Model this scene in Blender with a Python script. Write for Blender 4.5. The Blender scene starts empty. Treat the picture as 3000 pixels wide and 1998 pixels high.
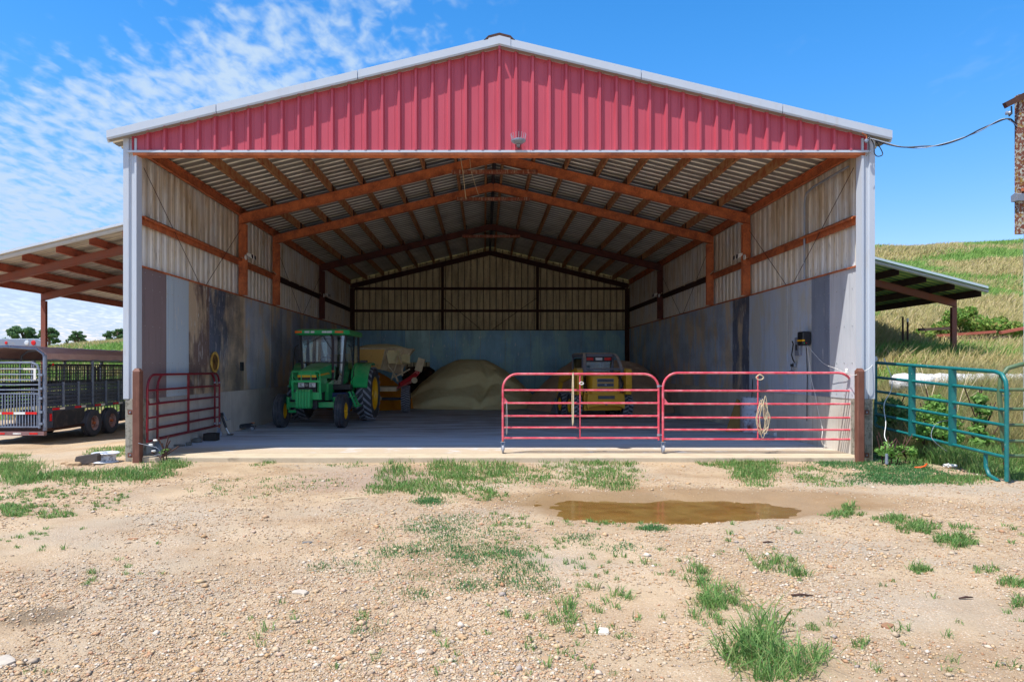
import bpy, math, random
import numpy as np
from mathutils import Vector, Matrix
random.seed(7); RNG = np.random.default_rng(7)
scene = bpy.context.scene
COL = scene.collection
# ------------------------------------------------------------------ camera, sky, sun, exposure
FPX, VX, VY, CAMZ = 2100.0, 1418.0, 1078.0, 1.625
cd = bpy.data.cameras.new('camera'); cam = bpy.data.objects.new('camera', cd); COL.objects.link(cam)
cam.location = (0, 0, CAMZ); cam.rotation_euler = (math.radians(90), 0, 0)
cd.sensor_width = 36; cd.lens = 36*FPX/3000; cd.shift_x = (1500-VX)/3000; cd.shift_y = (VY-999)/3000
cd.clip_start = .05; cd.clip_end = 3000
scene.camera = cam
SUNV = Vector((-1.35, -1, 3.46)).normalized()
world = bpy.data.worlds.new('World'); scene.world = world; world.use_nodes = True
wt = world.node_tree; wn, wl = wt.nodes, wt.links; wn.clear()
def nd(tree, typ, **kw):
    n = tree.nodes.new(typ)
    for k, v in kw.items():
        if k in ('operation', 'blend_type', 'data_type', 'sky_type', 'noise_dimensions', 'feature', 'sun_disc', 'clamp', 'interpolation_type'): setattr(n, k, v)
        else: n.inputs[k if not k.startswith('i') else int(k[1:])].default_value = v
    return n
def wmath(op, a, b=None, c=None, clamp=False):
    n = wn.new('ShaderNodeMath'); n.operation = op; n.use_clamp = clamp
    for i, x in enumerate((a, b, c)):
        if x is None: continue
        if isinstance(x, (int, float)): n.inputs[i].default_value = x
        else: wl.new(x, n.inputs[i])
    return n.outputs[0]
sky = wn.new('ShaderNodeTexSky'); sky.sky_type = 'NISHITA'; sky.sun_disc = False
sky.sun_elevation = math.asin(SUNV.z); sky.sun_rotation = math.radians(233); sky.air_density = 1.0; sky.dust_density = .25; sky.ozone_density = 2.2
hs = wn.new('ShaderNodeHueSaturation'); hs.inputs['Saturation'].default_value = 1.38; wl.new(sky.outputs[0], hs.inputs['Color'])
tc0 = wn.new('ShaderNodeTexCoord'); sp0 = wn.new('ShaderNodeSeparateXYZ'); wl.new(tc0.outputs['Generated'], sp0.inputs[0])
rmp = wn.new('ShaderNodeMapRange'); rmp.interpolation_type = 'SMOOTHSTEP'; wl.new(sp0.outputs[2], rmp.inputs[0]); rmp.inputs[1].default_value = 0; rmp.inputs[2].default_value = .42
tint = wn.new('ShaderNodeMix'); tint.data_type = 'RGBA'; wl.new(rmp.outputs[0], tint.inputs[0]); tint.inputs[6].default_value = (.86, .66, .80, 1); tint.inputs[7].default_value = (.82, .92, .97, 1)
mlt = wn.new('ShaderNodeMix'); mlt.data_type = 'RGBA'; mlt.blend_type = 'MULTIPLY'; mlt.inputs[0].default_value = 1; wl.new(hs.outputs[0], mlt.inputs[6]); wl.new(tint.outputs[2], mlt.inputs[7])
bg1 = wn.new('ShaderNodeBackground'); bg1.inputs[1].default_value = .078; wl.new(mlt.outputs[2], bg1.inputs[0])
tc = wn.new('ShaderNodeTexCoord'); sp = wn.new('ShaderNodeSeparateXYZ'); wl.new(tc.outputs['Generated'], sp.inputs[0])
dx, dy, dz = sp.outputs
zc = wmath('MAXIMUM', dz, .02)
cu = wmath('DIVIDE', dx, wmath('ADD', zc, .12)); cv = wmath('DIVIDE', dy, wmath('ADD', zc, .12))
cx = wn.new('ShaderNodeCombineXYZ'); wl.new(cu, cx.inputs[0]); wl.new(cv, cx.inputs[1])
mp = wn.new('ShaderNodeMapping'); mp.inputs['Rotation'].default_value = (0, 0, .45); mp.inputs['Scale'].default_value = (1, .62, 1); wl.new(cx.outputs[0], mp.inputs[0])
def wnoise(s, d, rough=.55, dist=0):
    n = wn.new('ShaderNodeTexNoise'); n.inputs['Scale'].default_value = s; n.inputs['Detail'].default_value = d
    n.inputs['Roughness'].default_value = rough; n.inputs['Distortion'].default_value = dist; wl.new(mp.outputs[0], n.inputs['Vector']); return n.outputs[0]
def wramp(x, lo, hi, a=0, b=1):
    n = wn.new('ShaderNodeMapRange'); n.interpolation_type = 'SMOOTHSTEP'
    wl.new(x, n.inputs[0]); n.inputs[1].default_value = lo; n.inputs[2].default_value = hi; n.inputs[3].default_value = a; n.inputs[4].default_value = b; return n.outputs[0]
small = wnoise(21, 3, .5, .25); mid = wnoise(2.2, 3, .55, .4); big = wnoise(.8, 2)
# the cloud bank in view lies to the north-west (left of the barn) and thickens towards the horizon
yy = wmath('MAXIMUM', wmath('ABSOLUTE', dy), .05)
uu = wmath('DIVIDE', dx, yy); vv = wmath('DIVIDE', dz, yy)
rear = wmath('MULTIPLY', wramp(dy, .12, -.25), 1.0)  # unseen clouds behind the camera, added to brighten the barn interior
side = wmath('MAXIMUM', wramp(uu, .06, -.22), rear)
lid = wramp(wmath('SUBTRACT', vv, wmath('MULTIPLY', uu, .42)), .76, .56)
lid = wmath('MAXIMUM', lid, rear)
lowf = wramp(vv, .5, .12)
den = wmath('ADD', wmath('MULTIPLY', small, 1.5), wmath('MULTIPLY', mid, .8))
den = wmath('ADD', den, -.905)
den = wmath('ADD', den, wmath('MULTIPLY', lowf, .22))
den = wmath('ADD', den, wmath('MULTIPLY', wmath('MULTIPLY', side, lid), .36))
cl = wramp(den, .30, 1.0)
cl = wmath('MULTIPLY', wmath('MULTIPLY', cl, wmath('MAXIMUM', wramp(uu, .10, -.07), rear)), wmath('MAXIMUM', wramp(wmath('SUBTRACT', vv, wmath('MULTIPLY', uu, .42)), .82, .64), rear), clamp=True)
wisp = wmath('MULTIPLY', wramp(wmath('ADD', wmath('MULTIPLY', mid, .7), wmath('MULTIPLY', small, .3)), .58, .85), .22)
cl = wmath('MINIMUM', wmath('ADD', wmath('MULTIPLY', cl, .9), wisp), .93)
bg2 = wn.new('ShaderNodeBackground'); bg2.inputs[0].default_value = (.62, .79, 1, 1); bg2.inputs[1].default_value = .29
mx = wn.new('ShaderNodeMixShader'); wl.new(cl, mx.inputs[0]); wl.new(bg1.outputs[0], mx.inputs[1]); wl.new(bg2.outputs[0], mx.inputs[2])
wo = wn.new('ShaderNodeOutputWorld'); wl.new(mx.outputs[0], wo.inputs[0])
sl = bpy.data.lights.new('sun', 'SUN'); sl.energy = 2.0; sl.angle = math.radians(.5); sl.color = (1, .95, .88)
sun = bpy.data.objects.new('sun', sl); COL.objects.link(sun); sun.rotation_euler = SUNV.to_track_quat('Z', 'Y').to_euler(); sun.location = (-8, -9, 30)
scene.view_settings.view_transform = 'Standard'; scene.view_settings.look = 'None'
scene.view_settings.exposure = 1.72; scene.view_settings.gamma = 1; scene.view_settings.use_curve_mapping = False
scene.render.engine = 'CYCLES'
scene.cycles.max_bounces = 14; scene.cycles.diffuse_bounces = 10; scene.cycles.transparent_max_bounces = 16

# ------------------------------------------------------------------ helpers
def W(px, py, Y): return Vector(((px-VX)*Y/FPX, Y, CAMZ-(py-VY)*Y/FPX))
def G(px, py, z=-.08):
    Y = (CAMZ-z)*FPX/(py-VY); return ((px-VX)*Y/FPX, Y)
def tag(o, label=None, cat=None, group=None, kind=None):
    if label: o['label'] = label
    if cat: o['category'] = cat
    if group: o['group'] = group
    if kind: o['kind'] = kind
    return o
def thing(name, label, cat, loc=(0, 0, 0), rz=0, group=None):
    o = bpy.data.objects.new(name, None); COL.objects.link(o); o.location = loc; o.rotation_euler = (0, 0, rz); o.empty_display_size = .2
    return tag(o, label, cat, group)
def copy_tree(o, parent=None):
    c = o.copy(); COL.objects.link(c); c.parent = parent
    for ch in list(o.children): copy_tree(ch, c)
    return c
class MB:
    def __init__(s): s.v = []; s.f = []
    def add(s, vs, fs):
        n = len(s.v); s.v += [tuple(p) for p in vs]; s.f += [tuple(i+n for i in f) for f in fs]; return s
    def box(s, x0, x1, y0, y1, z0, z1):
        return s.add([(x0,y0,z0),(x1,y0,z0),(x1,y1,z0),(x0,y1,z0),(x0,y0,z1),(x1,y0,z1),(x1,y1,z1),(x0,y1,z1)],
                     [(3,2,1,0),(4,5,6,7),(0,1,5,4),(1,2,6,5),(2,3,7,6),(3,0,4,7)])
    def cb(s, c, d): return s.box(c[0]-d[0]/2, c[0]+d[0]/2, c[1]-d[1]/2, c[1]+d[1]/2, c[2]-d[2]/2, c[2]+d[2]/2)
    def bar(s, p, q, w, h, up=(0, 0, 1), top=False):
        p, q, up = Vector(p), Vector(q), Vector(up); d = (q-p).normalized(); a = d.cross(up).normalized(); b = a.cross(d)
        o = -b*h if top else -b*h/2
        vs = []
        for e in (p, q):
            for i, j in ((-1, 0), (1, 0), (1, 1), (-1, 1)): vs.append(e+a*(w/2*i)+o+b*(h*j))
        return s.add(vs, [(0,1,2,3),(7,6,5,4),(0,4,5,1),(1,5,6,2),(2,6,7,3),(3,7,4,0)])
    def ibeam(s, p, q, w, h, t=.012, up=(0, 0, 1)):   # q-p run, w flange width, h depth, hangs under the line p-q
        up = Vector(up); p, q = Vector(p), Vector(q)
        s.bar(p, q, w, t, up, True); s.bar(p-up*(h-t), q-up*(h-t), w, t, up, True); s.bar(p-up*t, q-up*t, t, h-2*t, up, True); return s
    def tube(s, pts, r, n=8, closed=False, caps=True):
        pts = [Vector(p) for p in pts]; m = len(pts); rs = r if isinstance(r, (list, tuple)) else [r]*m
        base = len(s.v); t0 = (pts[1]-pts[0]).normalized(); ref = Vector((0, 0, 1)) if abs(t0.z) < .9 else Vector((1, 0, 0))
        a = t0.cross(ref).normalized()
        for i, p in enumerate(pts):
            if closed: t = (pts[(i+1) % m]-pts[i-1]).normalized()
            else: t = (pts[min(i+1, m-1)]-pts[max(i-1, 0)]).normalized()
            a = (a-t*a.dot(t)).normalized(); b = t.cross(a)
            for k in range(n):
                an = 2*math.pi*k/n; s.v.append(tuple(p+(a*math.cos(an)+b*math.sin(an))*rs[i]))
        for i in range(m if closed else m-1):
            j = (i+1) % m
            for k in range(n):
                l = (k+1) % n; s.f.append((base+i*n+k, base+i*n+l, base+j*n+l, base+j*n+k))
        if caps and not closed:
            s.f.append(tuple(base+k for k in range(n))[::-1]); s.f.append(tuple(base+(m-1)*n+k for k in range(n)))
        return s
    def lathe(s, prof, c=(0, 0, 0), axis='Z', n=24, caps=False):
        c = Vector(c); base = len(s.v); m = len(prof)
        for r, h in prof:
            for k in range(n):
                an = 2*math.pi*k/n; x, y = r*math.cos(an), r*math.sin(an)
                s.v.append(tuple(c+Vector({'Z': (x, y, h), 'X': (h, x, y), 'Y': (x, h, y)}[axis])))
        for i in range(m-1):
            for k in range(n):
                l = (k+1) % n; s.f.append((base+i*n+k, base+i*n+l, base+(i+1)*n+l, base+(i+1)*n+k))
        if caps:
            s.f.append(tuple(base+k for k in range(n))[::-1]); s.f.append(tuple(base+(m-1)*n+k for k in range(n)))
        return s
    def prism(s, poly, axis, a, b):
        n = len(poly); f = {'Y': lambda u, w, h: (u, h, w), 'X': lambda u, w, h: (h, u, w), 'Z': lambda u, w, h: (u, w, h)}[axis]
        vs = [f(u, w, a) for u, w in poly]+[f(u, w, b) for u, w in poly]
        return s.add(vs, [tuple(range(n)), tuple(range(2*n-1, n-1, -1))]+[(i, (i+1) % n, n+(i+1) % n, n+i) for i in range(n)])
    def loft(s, secs, caps=True):
        n = len(secs[0]); base = len(s.v)
        for sec in secs: s.v += [tuple(p) for p in sec]
        for i in range(len(secs)-1):
            for k in range(n):
                l = (k+1) % n; s.f.append((base+i*n+k, base+i*n+l, base+(i+1)*n+l, base+(i+1)*n+k))
        if caps: s.f.append(tuple(base+k for k in range(n))[::-1]); s.f.append(tuple(base+(len(secs)-1)*n+k for k in range(n)))
        return s
    def xf(s, M):
        s.v = [tuple(M @ Vector(p)) for p in s.v]; return s
    def build(s, name, mat, parent=None, smooth=False, w=False, bevel=0, kind=None, label=None, center=False):
        me = bpy.data.meshes.new(name); vs = s.v; off = Vector((0, 0, 0))
        if w and parent: off = parent.location; vs = [(x-off.x, y-off.y, z-off.z) for x, y, z in vs]
        loc = (0, 0, 0)
        if center and not parent:
            a = np.array(vs); c = (a.min(0)+a.max(0))/2; c[2] = a[:, 2].min(); vs = [tuple(x) for x in (a-c)]; loc = tuple(c)
        me.from_pydata(vs, [], s.f); me.materials.append(mat)
        if smooth:
            me.polygons.foreach_set('use_smooth', [True]*len(me.polygons))
        me.update(); o = bpy.data.objects.new(name, me); COL.objects.link(o); o.location = loc
        fix_normals(me)
        if parent: o.parent = parent
        if bevel:
            b = o.modifiers.new('bevel', 'BEVEL'); b.width = bevel; b.segments = 2; b.limit_method = 'ANGLE'; b.angle_limit = .6
        if smooth and smooth != 'all':
            try: me.set_sharp_from_angle(angle=.7)
            except Exception: pass
        if kind: o['kind'] = kind
        if label: o['label'] = label
        return o
def fix_normals(me):
    import bmesh
    if len(me.polygons) > 20000: return
    b = bmesh.new(); b.from_mesh(me); bmesh.ops.recalc_face_normals(b, faces=b.faces); b.to_mesh(me); b.free()
def npmesh(name, verts, quads, mat, tris=None, smooth=False, kind=None, parent=None):
    me = bpy.data.meshes.new(name); nv = len(verts)
    fl = []; cnt = []
    if quads is not None and len(quads): fl.append(np.asarray(quads, np.int32).ravel()); cnt += [4]*len(quads)
    if tris is not None and len(tris): fl.append(np.asarray(tris, np.int32).ravel()); cnt += [3]*len(tris)
    fl = np.concatenate(fl); cnt = np.array(cnt, np.int32); st = np.concatenate([[0], np.cumsum(cnt)[:-1]]).astype(np.int32)
    me.vertices.add(nv); me.vertices.foreach_set('co', np.asarray(verts, np.float32).ravel())
    me.loops.add(len(fl)); me.loops.foreach_set('vertex_index', fl)
    me.polygons.add(len(cnt)); me.polygons.foreach_set('loop_start', st)
    try: me.polygons.foreach_set('loop_total', cnt)
    except Exception: pass
    if smooth: me.polygons.foreach_set('use_smooth', np.ones(len(cnt), bool))
    me.update(calc_edges=True); me.validate(); me.materials.append(mat)
    o = bpy.data.objects.new(name, me); COL.objects.link(o)
    if parent: o.parent = parent
    if kind: o['kind'] = kind
    return o
# value noise
_T = RNG.random((256, 256))
def vnoise(x, y):
    xi = np.floor(x).astype(int); yi = np.floor(y).astype(int); fx = x-xi; fy = y-yi; fx = fx*fx*(3-2*fx); fy = fy*fy*(3-2*fy)
    g = lambda a, b: _T[a & 255, b & 255]
    return (g(xi, yi)*(1-fx)+g(xi+1, yi)*fx)*(1-fy)+(g(xi, yi+1)*(1-fx)+g(xi+1, yi+1)*fx)*fy
def fbm(x, y, o=4, g=.5):
    s = 0; a = 1; t = 0
    for i in range(o): s = s+a*vnoise(x*2**i+17*i, y*2**i+31*i); t += a; a *= g
    return s/t
def sstep(x, a, b):
    t = np.clip((x-a)/(b-a), 0, 1); return t*t*(3-2*t)

# ------------------------------------------------------------------ materials
def srgb(r, g, b):
    f = lambda c: c/12.92 if c <= .04045 else ((c+.055)/1.055)**2.4
    return (f(r/255), f(g/255), f(b/255))
MATS = {}
def mat(name, c, r=.6, m=0.0, layers=(), bump=None, coord='pos', island=None, spec=.5, stripe=None, coat=0, trans=0, gain=1):
    if name in MATS: return MATS[name]
    if gain != 1:
        gg = lambda q: tuple(v*min(gain, .84/max(max(q), 1e-4)) for v in q)
        c = gg(c); layers = [dict(l, c=gg(l['c'])) for l in layers]
        if stripe: stripe = (*stripe[:4], gg(stripe[4]), stripe[5])
    M = bpy.data.materials.new(name); MATS[name] = M; M.use_nodes = True; t = M.node_tree; N, L = t.nodes, t.links
    b = N['Principled BSDF']; b.inputs['Roughness'].default_value = r; b.inputs['Metallic'].default_value = m
    b.inputs['Specular IOR Level'].default_value = spec; b.inputs['Coat Weight'].default_value = coat
    if coord == 'pos': src = N.new('ShaderNodeNewGeometry').outputs['Position']
    else: src = N.new('ShaderNodeTexCoord').outputs['Object']
    def noise(s, d=5, rough=.6, kind='noise', dist=0):
        mp = N.new('ShaderNodeMapping'); mp.inputs['Scale'].default_value = s if isinstance(s, tuple) else (s, s, s); L.new(src, mp.inputs[0])
        if kind == 'voronoi':
            n = N.new('ShaderNodeTexVoronoi'); n.inputs['Scale'].default_value = 1; L.new(mp.outputs[0], n.inputs['Vector']); return n
        n = N.new('ShaderNodeTexNoise'); n.inputs['Scale'].default_value = 1; n.inputs['Detail'].default_value = d; n.inputs['Roughness'].default_value = rough; n.inputs['Distortion'].default_value = dist
        L.new(mp.outputs[0], n.inputs['Vector']); return n
    def mr(x, lo, hi, a=0, bb=1):
        n = N.new('ShaderNodeMapRange'); L.new(x, n.inputs[0]); n.inputs[1].default_value = lo; n.inputs[2].default_value = hi; n.inputs[3].default_value = a; n.inputs[4].default_value = bb; return n.outputs[0]
    def mixc(f, a, bb):
        n = N.new('ShaderNodeMix'); n.data_type = 'RGBA'
        if isinstance(f, float): n.inputs[0].default_value = f
        else: L.new(f, n.inputs[0])
        for i, x in ((6, a), (7, bb)):
            if isinstance(x, tuple): n.inputs[i].default_value = (*x, 1)
            else: L.new(x, n.inputs[i])
        return n.outputs[2]
    def mul(a, bb):
        n = N.new('ShaderNodeMath'); n.operation = 'MULTIPLY'
        for i, x in ((0, a), (1, bb)):
            if isinstance(x, (float, int)): n.inputs[i].default_value = x
            else: L.new(x, n.inputs[i])
        return n.outputs[0]
    col = c
    if island:
        g = N.new('ShaderNodeNewGeometry'); rp = N.new('ShaderNodeValToRGB'); L.new(g.outputs['Random Per Island'], rp.inputs[0])
        e = rp.color_ramp.elements; e[0].color = (*c, 1); e[0].position = 0
        while len(e) < len(island)+1: e.new(.5)
        for i, cc in enumerate(island): e[i+1].color = (*cc, 1)
        for i in range(len(e)): e[i].position = i/(len(e)-1)
        col = rp.outputs[0]
    if stripe:   # (axis, period, phase, width, colour, amount)  tones the pressed ribs apart from the flats
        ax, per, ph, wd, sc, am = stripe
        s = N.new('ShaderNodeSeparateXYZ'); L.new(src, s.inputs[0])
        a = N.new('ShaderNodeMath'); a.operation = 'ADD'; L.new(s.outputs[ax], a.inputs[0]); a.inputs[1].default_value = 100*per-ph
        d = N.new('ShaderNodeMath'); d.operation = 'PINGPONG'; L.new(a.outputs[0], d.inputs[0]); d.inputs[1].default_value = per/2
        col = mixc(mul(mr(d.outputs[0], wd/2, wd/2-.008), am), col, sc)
    for ly in layers:
        kd = ly.get('kind', 'noise'); n = noise(ly['s'], ly.get('d', 5), ly.get('rough', .6), kd, ly.get('dist', 0))
        out = n.outputs['Distance'] if kd == 'voronoi' else n.outputs[0]
        f = mr(out, ly['lo'], ly['hi']); 
        if 'z' in ly:
            s = N.new('ShaderNodeSeparateXYZ'); L.new(src, s.inputs[0]); f = mul(f, mr(s.outputs[ly.get('ax', 2)], ly['z'][0], ly['z'][1]))
        if 'up' in ly:
            g = N.new('ShaderNodeNewGeometry'); s = N.new('ShaderNodeSeparateXYZ'); L.new(g.outputs['Normal'], s.inputs[0]); f = mul(f, mr(s.outputs[2], ly['up'][0], ly['up'][1]))
        f = mul(f, float(ly.get('a', 1)))
        n2 = N.new('ShaderNodeMath'); n2.operation = 'ADD'; n2.use_clamp = True; L.new(f, n2.inputs[0]); n2.inputs[1].default_value = 0
        col = mixc(n2.outputs[0], col, ly['c'])
    if isinstance(col, tuple): b.inputs['Base Color'].default_value = (*col, 1)
    else: L.new(col, b.inputs['Base Color'])
    if bump:
        hs_ = None
        for (s, st) in ([bump[:2]] if not isinstance(bump[0], tuple) or len(bump) == 2 and not isinstance(bump[1], tuple) else bump):
            bn = N.new('ShaderNodeBump'); bn.inputs['Strength'].default_value = st; bn.inputs['Distance'].default_value = .02
            L.new(noise(s, 4).outputs[0], bn.inputs['Height'])
            if hs_: L.new(hs_, bn.inputs['Normal'])
            hs_ = bn.outputs[0]
        L.new(hs_, b.inputs['Normal'])
    if trans:
        b.inputs['Transmission Weight'].default_value = trans
    return M
def metal(name, c, **k): return mat(name, c, k.pop('r', .45), k.pop('m', 0.0), **k)
RUST = srgb(120, 62, 34)
rust = mat('rusty_steel', srgb(140, 78, 46), .8, 0, [dict(s=3, lo=.4, hi=.65, c=srgb(92, 46, 30), a=.8), dict(s=22, lo=.5, hi=.75, c=srgb(178, 100, 52), a=.6), dict(s=(4, 4, 60), lo=.68, hi=.74, c=srgb(196, 176, 150), a=.5)], bump=(60, .3), gain=2.1)
rust_dark = mat('old_dark_steel', srgb(70, 44, 36), .85, 0, [dict(s=4, lo=.45, hi=.7, c=srgb(46, 34, 32), a=.8), dict(s=26, lo=.55, hi=.75, c=srgb(110, 62, 42), a=.5)], gain=1.0)
dusty_rust = mat('dusty_purlin_steel', srgb(128, 70, 40), .85, 0, [dict(s=5, lo=.35, hi=.6, c=srgb(146, 112, 74), a=.85), dict(s=(2, 40, 2), lo=.62, hi=.7, c=srgb(94, 48, 28), a=.6)], gain=1.7)
post_brown = mat('brown_post_steel', srgb(112, 72, 58), .7, 0, [dict(s=5, lo=.4, hi=.65, c=srgb(96, 56, 42), a=.7), dict(s=(20, 20, 3), lo=.55, hi=.7, c=srgb(136, 92, 74), a=.6)])
rust_red = mat('red_primer_steel', srgb(140, 72, 52), .75, 0, [dict(s=4, lo=.4, hi=.65, c=srgb(118, 56, 38), a=.7), dict(s=30, lo=.55, hi=.7, c=srgb(90, 42, 30), a=.5)], gain=1.5)
rafter_brown = mat('brown_rafter_steel', srgb(126, 78, 66), .7, 0, [dict(s=5, lo=.45, hi=.7, c=srgb(136, 66, 40), a=.7)])
white_trim = mat('white_trim', srgb(184, 192, 202), .45, 0, [dict(s=(2, 2, .6), lo=.5, hi=.75, c=srgb(176, 182, 190), a=.6), dict(s=40, lo=.66, hi=.72, c=srgb(120, 116, 108), a=.4), dict(s=(6, 6, 1.2), lo=.6, hi=.75, c=srgb(170, 160, 146), a=.35)])
red_sheet = mat('red_sheet', srgb(180, 74, 88), .38, 0, [dict(s=(3, 3, .5), lo=.45, hi=.7, c=srgb(190, 86, 100), a=.6), dict(s=(22, 22, 6), lo=.72, hi=.75, c=srgb(205, 150, 150), a=.6), dict(s=(8, 8, .7), lo=.62, hi=.72, c=srgb(140, 44, 52), a=.35)], spec=.4)
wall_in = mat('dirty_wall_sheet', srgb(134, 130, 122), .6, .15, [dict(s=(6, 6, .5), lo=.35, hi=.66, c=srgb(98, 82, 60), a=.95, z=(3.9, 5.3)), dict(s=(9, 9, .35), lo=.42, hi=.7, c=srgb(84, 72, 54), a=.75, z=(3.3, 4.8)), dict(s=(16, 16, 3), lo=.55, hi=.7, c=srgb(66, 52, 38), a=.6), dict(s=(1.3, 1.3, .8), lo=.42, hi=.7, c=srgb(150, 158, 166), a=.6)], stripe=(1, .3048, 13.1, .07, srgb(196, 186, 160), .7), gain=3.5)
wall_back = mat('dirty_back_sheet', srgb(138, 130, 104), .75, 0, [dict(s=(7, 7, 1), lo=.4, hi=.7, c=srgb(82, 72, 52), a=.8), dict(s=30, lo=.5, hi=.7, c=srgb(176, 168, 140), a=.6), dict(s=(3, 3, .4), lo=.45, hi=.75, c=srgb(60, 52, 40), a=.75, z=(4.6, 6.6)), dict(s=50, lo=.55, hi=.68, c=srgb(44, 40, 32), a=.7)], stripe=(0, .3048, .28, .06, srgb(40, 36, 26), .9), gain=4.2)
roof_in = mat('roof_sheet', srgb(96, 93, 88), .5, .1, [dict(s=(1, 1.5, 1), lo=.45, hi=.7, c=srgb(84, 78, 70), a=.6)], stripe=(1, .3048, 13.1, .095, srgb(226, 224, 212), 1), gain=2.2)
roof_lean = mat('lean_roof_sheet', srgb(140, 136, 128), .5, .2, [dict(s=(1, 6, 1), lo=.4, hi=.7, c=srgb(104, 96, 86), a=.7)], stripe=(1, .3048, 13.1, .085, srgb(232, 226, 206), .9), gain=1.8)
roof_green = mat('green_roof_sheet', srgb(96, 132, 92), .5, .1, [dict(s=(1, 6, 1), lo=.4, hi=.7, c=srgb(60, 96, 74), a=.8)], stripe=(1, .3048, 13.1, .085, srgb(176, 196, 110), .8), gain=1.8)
concrete = mat('concrete', srgb(160, 156, 148), .85, 0, [dict(s=1.2, lo=.4, hi=.7, c=srgb(132, 128, 122), a=.8), dict(s=(14, 14, .6), lo=.58, hi=.72, c=srgb(112, 96, 80), a=.6), dict(s=40, lo=.55, hi=.75, c=srgb(120, 118, 112), a=.5)], bump=(50, .25), gain=1.9)
pier_conc = mat('lichen_concrete', srgb(150, 146, 134), .9, 0, [dict(s=12, lo=.48, hi=.62, c=srgb(92, 92, 80), a=.8), dict(s=60, lo=.52, hi=.7, c=srgb(176, 172, 160), a=.5), dict(s=(10, 10, 2), lo=.6, hi=.7, c=srgb(60, 60, 52), a=.7)], bump=(70, .4))
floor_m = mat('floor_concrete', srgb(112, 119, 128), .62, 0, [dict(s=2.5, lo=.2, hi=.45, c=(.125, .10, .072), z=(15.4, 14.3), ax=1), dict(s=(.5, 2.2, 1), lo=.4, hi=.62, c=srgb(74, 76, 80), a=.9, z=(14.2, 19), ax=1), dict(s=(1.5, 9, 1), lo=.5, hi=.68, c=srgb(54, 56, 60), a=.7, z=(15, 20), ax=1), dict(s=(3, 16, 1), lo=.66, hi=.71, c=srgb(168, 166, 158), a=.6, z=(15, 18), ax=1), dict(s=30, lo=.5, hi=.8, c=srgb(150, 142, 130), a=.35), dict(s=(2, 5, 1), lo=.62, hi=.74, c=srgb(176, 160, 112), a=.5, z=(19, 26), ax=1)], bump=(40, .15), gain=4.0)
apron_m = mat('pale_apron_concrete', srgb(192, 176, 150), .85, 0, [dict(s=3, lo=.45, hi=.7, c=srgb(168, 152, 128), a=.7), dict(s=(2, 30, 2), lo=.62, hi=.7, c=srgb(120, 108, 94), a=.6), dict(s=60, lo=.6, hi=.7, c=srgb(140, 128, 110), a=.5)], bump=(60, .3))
black_p = mat('black_plastic', (.012, .013, .016), .4)
rubber = mat('tyre_rubber', (.022, .024, .03), .75, 0, [dict(s=6, lo=.45, hi=.7, c=(.07, .068, .068), a=.6)], coord='obj', gain=2.2)
dusty_rubber = mat('dusty_rubber', (.10, .105, .12), .85, 0, [dict(s=8, lo=.45, hi=.7, c=(.05, .05, .055), a=.6)], coord='obj', gain=3.2)
jgreen = mat('tractor_green', srgb(20, 104, 56), .35, 0, [dict(s=3, lo=.3, hi=.65, c=srgb(104, 120, 84), a=.75, up=(.5, .95)), dict(s=9, lo=.6, hi=.75, c=srgb(60, 110, 60), a=.4)], coord='obj', coat=.3, gain=3.4)
jyellow = mat('machine_yellow', srgb(226, 176, 22), .4, 0, [dict(s=6, lo=.55, hi=.75, c=srgb(160, 124, 40), a=.5)], coord='obj', gain=1.5)
syellow = mat('loader_yellow', srgb(224, 172, 48), .45, 0, [dict(s=3, lo=.3, hi=.6, c=srgb(140, 122, 92), a=.95, up=(.35, .85)), dict(s=9, lo=.58, hi=.75, c=srgb(150, 110, 44), a=.5), dict(s=30, lo=.68, hi=.72, c=srgb(60, 48, 34), a=.7)], coord='obj', gain=2.4)
dustgrey = mat('dusty_black_steel', srgb(72, 76, 86), .6, 0, [dict(s=3, lo=.3, hi=.6, c=srgb(146, 136, 120), a=.9, up=(.1, .8)), dict(s=10, lo=.5, hi=.7, c=srgb(84, 82, 82), a=.6)], coord='obj', gain=2.5)
darksteel = mat('dark_steel', srgb(38, 40, 46), .55, .3, [dict(s=9, lo=.5, hi=.75, c=srgb(80, 74, 68), a=.6)], coord='obj', gain=1.8)
greysteel = mat('grey_steel', srgb(96, 104, 116), .5, .4, [dict(s=9, lo=.5, hi=.75, c=srgb(128, 116, 100), a=.5)], coord='obj', gain=2.2)
chrome = mat('bright_steel', srgb(190, 190, 190), .35, .8)
redlamp = mat('red_lens', srgb(210, 22, 26), .25); amber = mat('amber_lens', srgb(240, 110, 10), .3); whitelamp = mat('clear_lens', srgb(214, 220, 224), .15, .2)
whitep = mat('white_plastic', srgb(226, 226, 222), .5, 0, [dict(s=5, lo=.5, hi=.7, c=srgb(176, 170, 160), a=.6)])
rope_m = mat('pale_rope', srgb(206, 190, 158), .9, 0, [dict(s=30, lo=.5, hi=.7, c=srgb(150, 132, 98), a=.6)])
gatered = mat('red_gate_paint', srgb(206, 70, 88), .45, 0, [dict(s=7, lo=.45, hi=.7, c=srgb(222, 130, 138), a=.8), dict(s=9, lo=.42, hi=.66, c=srgb(206, 186, 172), a=.9, up=(-.2, -.9)), dict(s=(2, 20, 20), lo=.6, hi=.68, c=srgb(170, 40, 46), a=.8)])
gatedark = mat('dark_red_gate_paint', srgb(128, 16, 34), .4, 0, [dict(s=7, lo=.45, hi=.7, c=srgb(150, 120, 112), a=.8, up=(.4, .9)), dict(s=30, lo=.66, hi=.72, c=srgb(190, 150, 150), a=.7)])
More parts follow.
